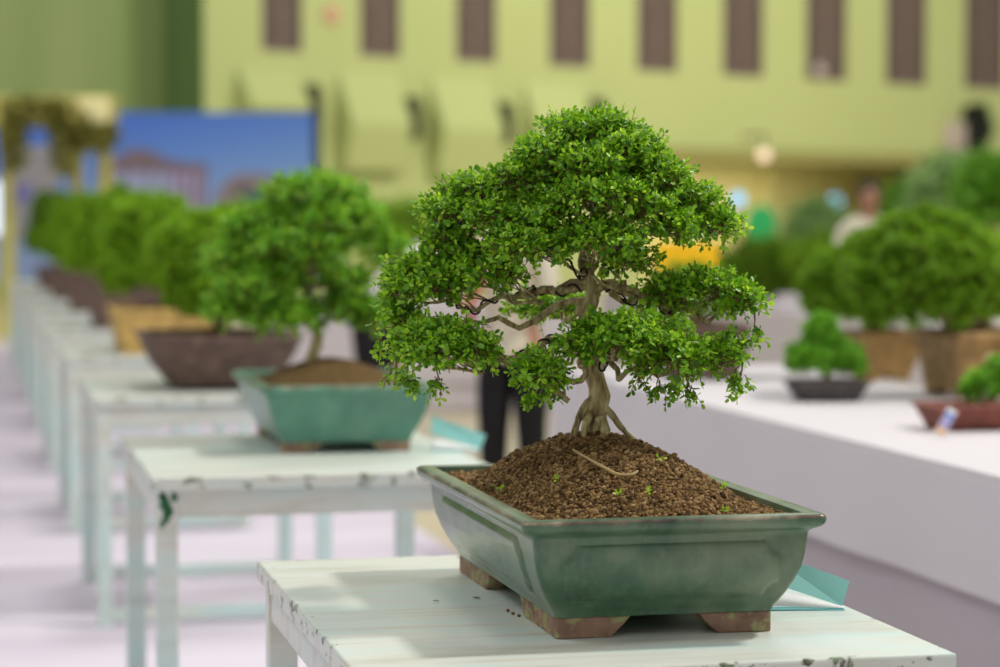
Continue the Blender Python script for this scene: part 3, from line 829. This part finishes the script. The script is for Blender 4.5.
simple_bonsai('bonsai_tree', (.84, 17.8, TOPZ), .22, .28, .19, pstraight, M['brown_clay'],
   [(.0, 0, .56, .24, .26, .22), (-.12, 0, .42, .2, .2, .18)], M['leaf_olive'], 'bonsai in a brown pot on the seventh stand of the row', nclump=230)
simple_bonsai('bonsai_tree', (.80, 20.2, TOPZ), .20, .26, .17, pstraight, M['brown_clay'],
   [(-.04, 0, .62, .22, .24, .22), (-.10, 0, .42, .2, .2, .18)], M['leaf_dark'], 'tallest dark green bonsai at the far end of the row', nclump=150)

# ================================================================== draped tables
def draped(name, x0, x1, y0, y1, z, drop, label, mats, skirt=True, fold=.012, rx=0):
    """table under a cloth: a hanging cover with soft folds and a longer skirt behind it"""
    e = empty(name, ((x0+x1)/2, (y0+y1)/2, 0), rx, label, 'table')
    hx, hy = (x1-x0)/2, (y1-y0)/2
    def shell(zt, zb, out, fo, seed, levels, name, mat):
        b = MB(); rows = []
        ref = rrect(hx+out, hy+out, .03, .06)
        nl = levels
        for j in range(nl+1):
            s_ = j/nl; zz = zt-(zt-zb)*s_
            row = []
            per = 0
            for k, (x, y, nx, ny, sd) in enumerate(ref):
                f = fo*s_*(math.sin(k*.23+seed)+.6*math.sin(k*.61+seed*2)+.5*mn.noise(Vector((x*2, y*2, s_+seed))))
                row.append((x+nx*(f+fo*1.6*s_), y+ny*(f+fo*1.6*s_), zz))
            rows.append(row)
        b.grid(rows, 0, True); return b, len(ref)
    b, n = shell(z-.012, drop, 0, fold*.5, .3, 12, 'c', mats[0])
    # rounded top edge and flat top
    ref = rrect(hx-.012, hy-.012, .02, .06)
    if len(ref) == n:
        k0 = b.n; b.add([(x, y, z-.0002) for x, y, *_ in ref], [])
        for i in range(n): b.f.append((i, (i+1) % n, k0+(i+1) % n, k0+i)); b.m.append(0)
        b.f.append(tuple(k0+i for i in range(n))); b.m.append(0)
    else:
        b.add([(-hx, -hy, z-.012), (hx, -hy, z-.012), (hx, hy, z-.012), (-hx, hy, z-.012)], [(0,1,2,3)])
        b.box((-hx+.01, -hy+.01, z-.02), (hx-.01, hy-.01, z-.0002))
    b.build('cloth_cover', mats[0], e, smooth=True, angle=60)
    if skirt:
        b, n = shell(z-.03, .012, -.03, .006, 1.7, 6, 's', mats[1]); b.build('skirt', mats[1], e, smooth=True)
    return e
X1 = 2.20
yend = (lambda r: X1/r.x*r.y)(ray(552, 400))
draped('draped_table', X1, X1+.95, 2.6, yend, TOPZ, .47, 'long table under lilac white cloth running behind the large pot', (M['cloth'], M['skirt']))
X2 = 5.0
draped('draped_table', X2, X2+.7, 11.0, (lambda r: X2/r.x*r.y)(ray(600, 300)), TOPZ, .30, 'white clothed table behind the long lilac table', (M['cloth_far'], M['cloth_far']))
pa, pb = at(300, 303, 16.4), at(548, 303, 16.4)
dt = draped('draped_table', -1.05, 1.05, -.4, .4, TOPZ, .2, 'white clothed table far behind the person in black trousers', (M['cloth_far'], M['cloth_far']))
dt.location = ((pa.x+pb.x)/2+.08, (pa.y+pb.y)/2+.4, 0); dt.rotation_euler = (0, 0, -YAW)
dt.scale = (1, 1, 1)

# ------------------------------------------------------------------ plants on the right-hand tables
def tpos(px, py, off=0): 
    p = onz(px, py, TOPZ); return (p.x, p.y+off, TOPZ)
def w2(px, d): return px*d/FPX
# big dome, tan pot
p = tpos(1006, 399, .16); dd = (Vector(p)-CO).dot(CF)
simple_bonsai('bonsai_tree', p, w2(56, dd), .19, w2(60, dd), pstraight, M['tan_clay'], [(w2(-64, dd), 0, w2(118, dd), w2(86, dd), .28, w2(74, dd))], M['leaf_dark'],
   'large dome shaped bonsai in a tan pot at the right edge', nclump=420, leafL=.024, cl=.03, spr=14, trunk_r=.03)
p = tpos(894, 382, .12); dd = (Vector(p)-CO).dot(CF)
simple_bonsai('bonsai_tree', p, w2(38, dd), .12, w2(44, dd), [(.92,0,0),(.86,.01,0),(.4,.03,0),(0,.05,0)], M['tan_clay'], [(w2(-22, dd), 0, w2(92, dd), w2(62, dd), .2, w2(52, dd))], M['leaf_dark'],
   'rounded dark green bonsai in a brown pot left of the large dome', nclump=300, leafL=.022, cl=.03, spr=14, trunk_r=.02)
p = tpos(838, 403, .10); dd = (Vector(p)-CO).dot(CF)
simple_bonsai('bonsai_tree', p, w2(39, dd), .10, w2(18, dd), pstraight, M['grey_clay'], [(w2(-17, dd), 0, w2(42, dd), w2(23, dd), .08, w2(18, dd)), (w2(18, dd), 0, w2(40, dd), w2(20, dd), .08, w2(17, dd)), (w2(-6, dd), 0, w2(68, dd), w2(12, dd), .05, w2(18, dd))], M['leaf_second'],
   'small bright green bonsai in a low dark grey tray', nclump=90, leafL=.02, cl=.02, spr=12, foot=.008, mound_h_=.01, trunk_r=.007)
p = tpos(992, 432, .10); dd = (Vector(p)-CO).dot(CF)
simple_bonsai('bonsai_tree', p, w2(58, dd), .10, w2(24, dd), pstraight, M['red_clay'], [(w2(6, dd), 0, w2(42, dd), w2(19, dd), .05, w2(14, dd)), (w2(26, dd), 0, w2(56, dd), w2(16, dd), .05, w2(13, dd))], M['leaf_second'],
   'small leafy plant in a low red brown tray at the right edge', nclump=50, leafL=.02, cl=.016, spr=8, foot=.006, mound_h_=.008, trunk_r=.005)
p = tpos(712, 381, .14); dd = (Vector(p)-CO).dot(CF)
simple_bonsai('bonsai_tree', p, w2(42, dd), .15, w2(50, dd), [(.92,0,0),(.86,.01,0),(.4,.02,0),(0,.04,0)], M['brown_clay'], [(-.02, 0, w2(84, dd), w2(44, dd), .14, w2(34, dd))], M['leaf_dark'],
   'bonsai in a brown pot half hidden by the right side of the large tree', nclump=60, leafL=.018, cl=.03, spr=12, trunk_r=.016)
p = tpos(1040, 392, .1); dd = (Vector(p)-CO).dot(CF)
simple_bonsai('bonsai_tree', (p[0]+.10, p[1]+.55, TOPZ), .16, .13, .14, pstraight, M['tan_clay'], [(w2(0, dd), 0, .33, .17, .18, .19)], M['leaf_olive'],
   'lighter green rounded bonsai cut off by the right edge', nclump=260, leafL=.022, cl=.03, spr=13)
# printed tag leaning on the red tray
p = onz(939, 438, TOPZ)
e = empty('printed_tag', p, -YAW, 'small printed tag leaning on the red brown tray', 'tag')
Mt = Matrix.Rotation(math.radians(32), 4, 'Y') @ Matrix.Rotation(math.radians(-18), 4, 'X')
b = MB(); b.box((-.014, -.001, 0), (.014, .001, .078), 0, Mt); o = b.build('card', M['paper'], e)
o.location.z = .008
for z0, z1, cc in ((.05, .066, (.12,.2,.55)), (.024, .045, (.35,.3,.6)), (.003, .02, (.75,.45,.25))):
    b = MB(); b.box((-.0135, -.0018, z0), (.0135, -.0012, z1), 0, Mt); q = b.build('print', plain('tag_print', cc), o)

# shrubs and background greenery (each on its own pot or trunk)
def shrub(px, py, hw, hh, d, leafm, label, leafL=.06, nclump=60, cl=.09, spr=10, potted=True, base=0.0, cat='plant', tall=1, name='potted_shrub'):
    c = at(px, py, d); k = d/FPX
    e = empty(name, (c.x, c.y, base), 0, label, cat)
    h = c.z-base; pr = min(.22, hw*k*.6)
    b = MB(); hp = min(.32, h*.35)
    rows = [[((pr*f)*math.cos(2*PI*i/20), (pr*f)*math.sin(2*PI*i/20), z) for i in range(20)] for f, z in ((.01, .001), (.7, .001), (.95, hp*.9), (1.05, hp*.9), (1.05, hp), (.92, hp), (.90, hp*.85), (.01, hp*.85))]
    b.grid(rows, 0, True); b.build('pot', M['brown_clay'], e, smooth=True, angle=40)
    b = MB(); b.tube(branch_path((0, 0, hp*.8), (0, 0, h), 0, px, 8, .02), [.03, .028, .026, .024, .022, .02, .018, .012], 8, rough=.2); b.build('trunk', M['bark'], e, smooth=True)
    cc, nr = pad_clumps(np.array((0, 0, h)), hw*k*.9, hw*k*.8, hh*k*.9, nclump, int(px), .95, -.9)
    foliage('foliage', e, cc, nr, np.full(len(cc), cl), spr, leafL, [leafm, leafm, M['twig']], int(px), pairs=2, stem=cl*.9, up=.3, aspect=.45)
    return e
shrub(398, 238, 32, 34, 14.2, M['leaf_olive'], 'rounded green shrub behind the right side of the second bonsai', .05)
shrub(766, 276, 44, 32, 20.5, M['leaf_dark'], 'dark olive shrub behind the right side of the large tree', .07, 90, .12, 14)
shrub(700, 285, 40, 34, 21.5, M['leaf_dark'], 'low olive shrub behind the yellow board', .07, 60, .12, 14)
shrub(818, 232, 30, 26, 23.0, M['leaf_pale'], 'pale green shrub left of the person in the cream shirt', .08, 70, .12)
shrub(838, 262, 50, 22, 19.5, M['leaf_olive'], 'wide green shrub in front of the person in the cream shirt', .07, 70, .11)
shrub(915, 215, 26, 34, 21.5, M['leaf_second'], 'bright green shrub right of the person in the cream shirt', .08, 60, .11)
shrub(955, 196, 38, 34, 19.3, M['leaf_pale'], 'pale leafed shrub above the large dome', .09, 80, .12)
shrub(992, 192, 22, 26, 16.3, M['leaf_second'], 'tall green shrub at the right edge above the large dome', .08, 60, .11)
# white blocks on the far table
def onX(px, X, z):
    r = ray(px, 300); k = X/r.x; return Vector((X, r.y*k, z))
p = onX(787, X2+.2, TOPZ)
b = MB(); b.box((-.10, -.10, 0), (.10, .10, .05)); b.box((-.06, -.06, .05), (.06, .06, .09))
o = b.build('plinth', M['cloth_far'], bevel=.01); o.location = p; tag(o, 'small stepped white plinth on the white clothed table', 'plinth')
# ------------------------------------------------------------------ people
M['skin'] = plain('skin', (.42,.22,.14), .5, .05); M['hair'] = plain('dark_hair', (.018,.013,.012), .5, .2, 40)
M['cream'] = plain('cream_shirt', (.68,.63,.50), .8, .06); M['black'] = plain('black_trousers', (.008,.007,.009), .8)
M['white_shirt'] = plain('white_shirt', (.62,.58,.58), .8, .05); M['shoe'] = plain('dark_shoe', (.02,.02,.02), .5)
M['red'] = plain('red_strap', (.45,.03,.05), .6); M['khaki_cloth'] = plain('khaki_trousers', (.3,.25,.16), .8)
def skin(name, chains, mat, parent, sub=2):
    """chains: lists of (x,y,z,r); equal points are shared, first point is the root"""
    vs = []; rs = []; es = []; key = {}
    for ch in chains:
        prev = None
        for x, y, z, r in ch:
            k = (round(x, 4), round(y, 4), round(z, 4))
            if k not in key: key[k] = len(vs); vs.append((x, y, z)); rs.append(r)
            i = key[k]
            if prev is not None and prev != i: es.append((prev, i))
            prev = i
    me = bpy.data.meshes.new(name); me.from_pydata(vs, es, []); me.materials.append(mat)
    o = bpy.data.objects.new(name, me); C.objects.link(o); o.parent = parent
    md = o.modifiers.new('skin', 'SKIN'); md.use_smooth_shade = True
    me.skin_vertices.new() if not me.skin_vertices else None
    for i, r in enumerate(rs):
        sv = me.skin_vertices[0].data[i]; rr = r if isinstance(r, tuple) else (r, r); sv.radius = rr; sv.use_root = (i == 0)
    s_ = o.modifiers.new('sub', 'SUBSURF'); s_.levels = sub; s_.render_levels = sub
    return o
def person(loc, rz, height, label, shirt, trousers, lean=0.0, arms='down', strap=False):
    e = empty('person', loc, rz, label, 'person')
    e.scale = (height/1.7,)*3
    def B(x, y, z, r):      # bend the upper body forward (towards -y) about the hips
        if z > .92 and lean:
            dz = z-.92; y2 = y*math.cos(lean)-dz*math.sin(lean); z2 = .92+dz*math.cos(lean)+y*math.sin(lean)*-1*0; return (x, y2, z2, r)
        return (x, y, z, r)
    sh = 1.40
    def arm(s_):
        if arms == 'down': return [(0,0,1.38,.085),(s_*.10,0,1.40,.07),(s_*.19,.0,1.37,.052),(s_*.24,.01,1.10,.042),(s_*.25,-.05,.86,.030),(s_*.25,-.06,.80,.034)]
        return [(0,0,1.38,.085),(s_*.10,0,1.40,.07),(s_*.19,.0,1.36,.052),(s_*.23,-.06,1.12,.042),(s_*.15,-.28,1.10,.030),(s_*.13,-.34,1.10,.034)]
    tor = [(0,0,.93,.125),(0,0,1.08,.115),(0,-.005,1.24,.13),(0,0,1.38,.085),(0,0,1.47,.052),(0,-.005,1.53,.055)]
    leg = lambda s_: [(0,0,.93,.125),(s_*.09,0,.86,.088),(s_*.10,-.01,.50,.055),(s_*.11,.01,.12,.036),(s_*.11,.01,.07,.036),(s_*.115,-.12,.04,.03)]
    head = [(0,-.005,1.53,.055),(0,-.012,1.58,.078),(0,-.004,1.635,.082),(0,.0,1.67,.06)]
    def fingers(s_):
        w_ = arm(s_)[-1]; out = []
        for k in range(5):
            dx = (k-2)*.016 if k else -.04*s_*1; 
            ex = (w_[0]+((k-2.5)*.017 if k else -s_*.035), w_[1]-(.02 if k else .02)-.01, w_[2]-(.075 if k else .03), .008)
            mid = (w_[0]+((k-2.5)*.014 if k else -s_*.02), w_[1]-.01, w_[2]-(.035 if k else .005), .009)
            if arms != 'down': 
                ex = (ex[0], w_[1]-(.075 if k else .03), w_[2]-.03, .008); mid = (mid[0], w_[1]-.04, w_[2]-.005, .009)
            out.append([w_, mid, ex])
        return out
    ch = [tor, head, leg(-1), leg(1), arm(-1), arm(1)] + fingers(-1) + fingers(1)
    ch = [[B(*p) for p in c] for c in ch]
    skin('body', ch, M['skin'], e)
    # head details
    hc = Vector(B(0, -.004, 1.625, 0)[:3])
    b = MB()
    b.blob(tuple(hc+Vector((0, .012, .02))), (.088, .098, .098), 20, 12, rough=.1)
    H = b.build('hair', M['hair'], e, smooth=True)
    b = MB(); b.blob(tuple(hc+Vector((0, -.030, -.020))), (.070, .075, .100), 20, 14)
    b.blob(tuple(hc+Vector((0, -.108, -.028))), (.013, .016, .022), 10, 8)
    for s_ in (-1, 1): b.blob(tuple(hc+Vector((s_*.078, -.005, -.025))), (.010, .018, .028), 8, 8)
    b.build('face', M['skin'], e, smooth=True)
    for s_ in (-1, 1):
        b = MB(); b.blob(tuple(hc+Vector((s_*.030, -.098, -.008))), (.012, .006, .007), 10, 6); b.build('eye', M['hair'], e, smooth=True)
    b = MB(); b.blob(tuple(hc+Vector((0, -.098, -.064))), (.022, .006, .006), 10, 6); b.build('mouth', plain('lips', (.35,.10,.09)), e, smooth=True)
    fat = lambda c, k, n: [(*B(*p)[:3], p[3]*k+n) for p in c]
    skin('shirt', [fat([(0,0,.76,.14)]+tor[0:4], 1.05, .016), fat(arm(-1)[:4], 1.0, .015), fat(arm(1)[:4], 1.0, .015)], shirt, e)
    skin('trousers', [fat([(0,0,.97,.118),(0,0,.93,.125)], 1.0, .02)] + [fat(leg(s_)[:4], 1.15, .026) for s_ in (-1, 1)], trousers, e)
    for s_ in (-1, 1):
        b = MB(); b.blob((s_*.113, -.055, .045), (.052, .135, .045), 16, 8); b.build('shoe', M['shoe'], e, smooth=True)
    if strap:
        b = MB(); b.tube([(-.19,-.12,.95), (-.17,-.16,1.1), (-.12,-.155,1.25), (-.06,-.09,1.4)], .022, 8); b.build('strap', M['red'], e, smooth=True)
    return e
def feet(px, d):
    p = at(px, 222, d); return (p.x, p.y, 0)
person(feet(513, 10.6), -YAW+math.radians(-18), 1.46, 'person in black trousers and cream shirt behind the large tree', M['cream'], M['black'], .12, 'fwd', True)
p = feet(869, 16.6); person(p, -YAW, 1.55, 'person in a cream shirt standing behind the shrubs on the right', M['cream'], M['khaki_cloth'])
person(feet(374, 13.0), -YAW+math.radians(75), 1.55, 'person in black trousers and white shirt behind the second bonsai', M['white_shirt'], M['black'], .85, 'fwd')

# ------------------------------------------------------------------ yellow board behind the tree
p = at(687, 257, 11.6)
e = empty('yellow_board', (p.x, p.y, 0), -YAW, 'yellow board on a post, seen through the gap right of the trunk', 'board')
M['yellow'] = plain('yellow_board', (.88,.52,.01), .5, .04)
b = MB(); z0 = at(687, 273, 11.6).z; z1 = at(687, 242, 11.6).z; b.box((-.155, -.02, z0), (.150, .02, z1)); b.build('panel', M['yellow'], e, bevel=.01)
b = MB(); b.box((-.02, .021, .02), (.02, .05, z1-.02)); b.box((-.16, -.12, 0), (.16, .16, .02)); b.build('post', M['louvre'], e)

# ------------------------------------------------------------------ things in the recess and on the wall
def lamp(name, px, py, d, r, mat, label):
    p = at(px, py, d); o = None
    e = empty(name, p, 0, label, 'lamp', None)
    b = MB(); b.blob((0, 0, 0), (r, r, r), 18, 12); b.build('bulb', mat, e, smooth=True)
    return e, p
e, p = lamp('wall_lamp', 764, 155, 42.0, .11, emit('warm_glow', (1, .74, .50), 1.5), 'round warm white lamp below the green hall beam')
b = MB(); b.tube([(0, 0, .08), (0, 0, .35), (0, 1.2, .35)], .03, 8); b.build('bracket', M['louvre'], e)
for px, py, lab in ((738, 199, 'glowing light blue round lamp beside the green board'), (835, 201, 'glowing light blue round lamp left of the person on the right')):
    e, p = lamp('floor_lamp', px, py, 43.0, .12, emit('blue_glow', (.22, .62, 1.0), 1.5), lab)
    b = MB(); b.tube([(0, .02, -.1), (0, .02, -p.z+.03)], .035, 8); b.box((-.2, -.15, -p.z), (.2, .2, -p.z+.03)); b.build('pole', M['louvre'], e)
p = at(761, 226, 44.0); k = 44/FPX
e = empty('green_board', (p.x, p.y, 0), -YAW, 'round topped green board standing in the recess', 'board')
b = MB(); hw = 15*k; zt = at(761, 205, 44).z
poly = [(-hw, .05), (hw, .05)] + [(hw*math.cos(a), zt-hw+hw*math.sin(a)) for a in np.linspace(0, PI, 14)]
b.prism(poly, -.05, .05, 'y'); b.build('panel', plain('green_panel', (.02,.34,.10), .6), e)
b = MB(); b.box((-hw*.8, -.2, 0), (hw*.8, .2, .05)); b.build('base', M['louvre'], e)
# black wall loudspeaker with pale box
q = onwall(972, 130)
e = empty('wall_speaker', (0, 0, 0), 0, 'black pointed wall loudspeaker at the right of the hall', 'speaker')
zs0, zs1 = onwall(972, 155).z, onwall(972, 104).z
e.matrix_world = WM @ Matrix.Translation((q.x-.25, -.05, (zs0+zs1)/2)); hh = (zs1-zs0)/2
b = MB(); b.prism([(-.14, -hh), (.0, -hh*.8), (.26, 0), (0, hh), (-.14, hh*.6)], -.5, 0, 'y'); b.build('cabinet', plain('black_plastic', (.006,.008,.006), .6), e, bevel=.02)
b = MB(); b.prism([(.02, -hh*.85), (.32, 0), (.02, hh*1.05), (.0, hh*.95), (.25, 0), (.0, -hh*.75)], -.52, -.4, 'y'); b.build('rim', plain('green_rim', (.03,.12,.02)), e)
q = onwall(951, 136); k = .28
b = MB(); b.box((-k, -.2, -k), (k, -.005, k)); o = b.build('wall_box', plain('pale_box', (.50,.42,.36)), bevel=.02)
o.matrix_world = WM @ Matrix.Translation(q); tag(o, 'pale square box on the wall left of the black loudspeaker', 'box')
q = onwall(331, 15); b = MB(); b.blob((0, -.03, 0), (.16, .03, .16), 18, 8); o = b.build('wall_clock', plain('pink_disc', (.62,.33,.22)), smooth=True)
o.matrix_world = WM @ Matrix.Translation(q); tag(o, 'small pink round disc high on the wall between two windows', 'sign')
q = onwall(820, 70, -.06); b = MB(); b.blob((0, 0, 0), (.14, .06, .14), 14, 8); o = b.build('wall_light', plain('pale_lamp', (.5,.42,.4)), smooth=True)
o.matrix_world = WM @ Matrix.Translation(q); tag(o, 'small pale fitting at the foot of a wall window', 'fitting')

# ------------------------------------------------------------------ billboard
BD = 31.0
tl, tr_ = at(-30, 112, BD), at(313, 122, BD+.2); bl_z = .55
ux = Vector((tr_.x-tl.x, tr_.y-tl.y, 0)); BW = ux.length; ux.normalize()
BMx = Matrix.Translation((tl.x, tl.y, 0)) @ Matrix((ux, Vector((-ux.y, ux.x, 0)), Vector((0, 0, 1)))).transposed().to_4x4(); BI = BMx.inverted()
def onbb(px, py):
    o = BI @ CO; r = BI.to_3x3() @ ray(px, py); k = -o.y/r.y; q = o+r*k; return (q.x, q.z)
e = empty('billboard', (0, 0, 0), 0, 'wide blue billboard printed with a columned building, left background', 'billboard'); e.matrix_world = BMx
bt = tl.z
t = NT('printed_sky'); sp = t.n('ShaderNodeSeparateXYZ'); t.link(t.obj(), sp.inputs[0])
fz = t.math('MULTIPLY', t.math('SUBTRACT', bt, sp.outputs[2]), 1/1.5, True)
fx = t.math('MULTIPLY', sp.outputs[0], 1/BW, True)
c1 = t.ramp(fz, [(0, (.022,.09,.55)), (.35, (.045,.15,.60)), (.75, (.15,.27,.60)), (1, (.22,.31,.56))])
c2 = t.ramp(fz, [(0, (.08,.20,.64)), (.35, (.15,.30,.68)), (.75, (.26,.38,.66)), (1, (.30,.38,.62))])
t.base(t.mix(fx, c1, c2)); t.set(Roughness=.5); M['bsky'] = t.m
b = MB(); b.box((0, 0, bl_z), (BW, .12, bt)); b.build('panel', M['bsky'], e)
b = MB(); b.box((BW+.001, -.02, 0), (BW+.10, .16, bt+.02)); b.build('frame', plain('dark_frame', (.02,.03,.06)), e)
def flat(pts, name, col, lift):
    b = MB(); b.prism([onbb(*q) for q in pts], -lift-.004, -.001, 'y'); return b.build(name, plain('print_colour', tuple(c*.72 for c in col), .6, .06), e)
flat([(108,166),(118,155),(135,148),(150,150),(168,160),(208,165),(208,172),(108,172)], 'printed_roof', (.27,.20,.24), .004)
flat([(110,172),(206,172),(206,240),(110,240)], 'printed_wall', (.50,.55,.88), .002)
for x in (114, 128, 146, 162, 176, 186, 196, 204):
    flat([(x-2.5,170),(x+2.5,170),(x+2.5,240),(x-2.5,240)], 'printed_column', (.34,.19,.27) if x > 170 else (.25,.22,.40), .006)
flat([(214,200),(222,184),(236,174),(262,173),(280,180),(292,200),(292,240),(214,240)], 'printed_rock', (.36,.30,.33), .004)
flat([(232,186),(255,184),(262,196),(236,200)], 'printed_shadow', (.20,.17,.20), .008)
flat([(245,196),(270,192),(272,206),(244,208)], 'printed_tree', (.06,.28,.24), .009)
flat([(14,158),(24,146),(44,144),(58,156),(60,240),(14,240)], 'printed_house', (.38,.38,.46), .004)
for y in (160, 170, 180): flat([(18,y),(56,y),(56,y+4),(18,y+4)], 'printed_ledge', (.48,.42,.42), .008)
flat([(10,186),(30,182),(32,200),(12,204)], 'printed_flowers', (.22,.22,.55), .009)

# ------------------------------------------------------------------ golden flowered arch in front of the billboard
M['gold'] = plain('golden_paint', (.60,.55,.15), .45, .15, 4); M['gold_pale'] = plain('pale_gold', (.90,.82,.42), .4, .08)
AD = 27.0
ka = AD/FPX; oA = at(60, 222, AD)
e = empty('garden_arch', (oA.x, oA.y, 0), -YAW, 'golden flowered arch with columns in front of the billboard', 'arch')
def ax_(px): return (px-60)*ka
def az_(py): return at(60, py, AD).z
for px, hw, dy in ((8, 7, 0), (69, 7, .5), (105, 8, 0)):
    b = MB(); r = hw*ka; z0, z1 = 0.0, az_(128)
    P = []
    for z, f in ((0, 1.5), (.12, 1.5), (.15, 1.1), (.3, 1.0), (z1-.25, .88), (z1-.15, 1.1), (z1-.08, 1.45), (z1, 1.5)):
        P.append([(ax_(px)+r*f*(1+.05*math.cos(8*a))*math.cos(a), dy+r*f*math.sin(a), z) for a in np.linspace(0, 2*PI, 33)[:-1]])
    b.grid(P, 0, True); b.build('column', M['gold'], e, smooth=True, angle=50)
b = MB(); b.box((ax_(-20), -.16, az_(128)), (ax_(117), .16, az_(98))); b.box((ax_(-22), -.20, az_(104)), (ax_(118), .20, az_(97)))
b.build('beam', M['gold'], e, bevel=.02)
b = MB(); b.box((ax_(82), -.30, az_(126)), (ax_(115), -.165, az_(100))); b.build('block', M['gold_pale'], e, bevel=.04)
for i, (px, py, hw, hh) in enumerate(((40, 112, 34, 10), (18, 140, 7, 34), (68, 145, 9, 34), (88, 130, 6, 20), (108, 138, 5, 10))):
    cc, nr = pad_clumps(np.array((ax_(px), -.22, az_(py))), hw*ka, .12, hh*ka, 26, i, .9, -.95, fx=(1, 0, 0))
    foliage('garland', e, cc, nr, np.full(len(cc), .07), 8, .09, [leaf_mat('garland_leaf', (.07,.10,.01), (.14,.16,.015), (.30,.27,.03), .1), M['gold'], M['twig']], 40+i, pairs=2, stem=.07, aspect=.5)
p = at(-7, 208, 25.0)
e = empty('light_box', (p.x, p.y, .007), -YAW, 'glowing white light box at the left edge', 'lamp')
b = MB(); b.box((-.12, -.03, at(0, 236, 25).z), (.07, .03, at(0, 182, 25).z)); b.build('panel', emit('cool_glow', (.75, .85, 1), 1.6), e, bevel=.02)
b = MB(); b.box((-.03, -.02, 0), (.0, .02, at(0, 236, 25).z)); b.box((-.15, -.15, 0), (.12, .15, .02)); b.build('post', M['gold_pale'], e)
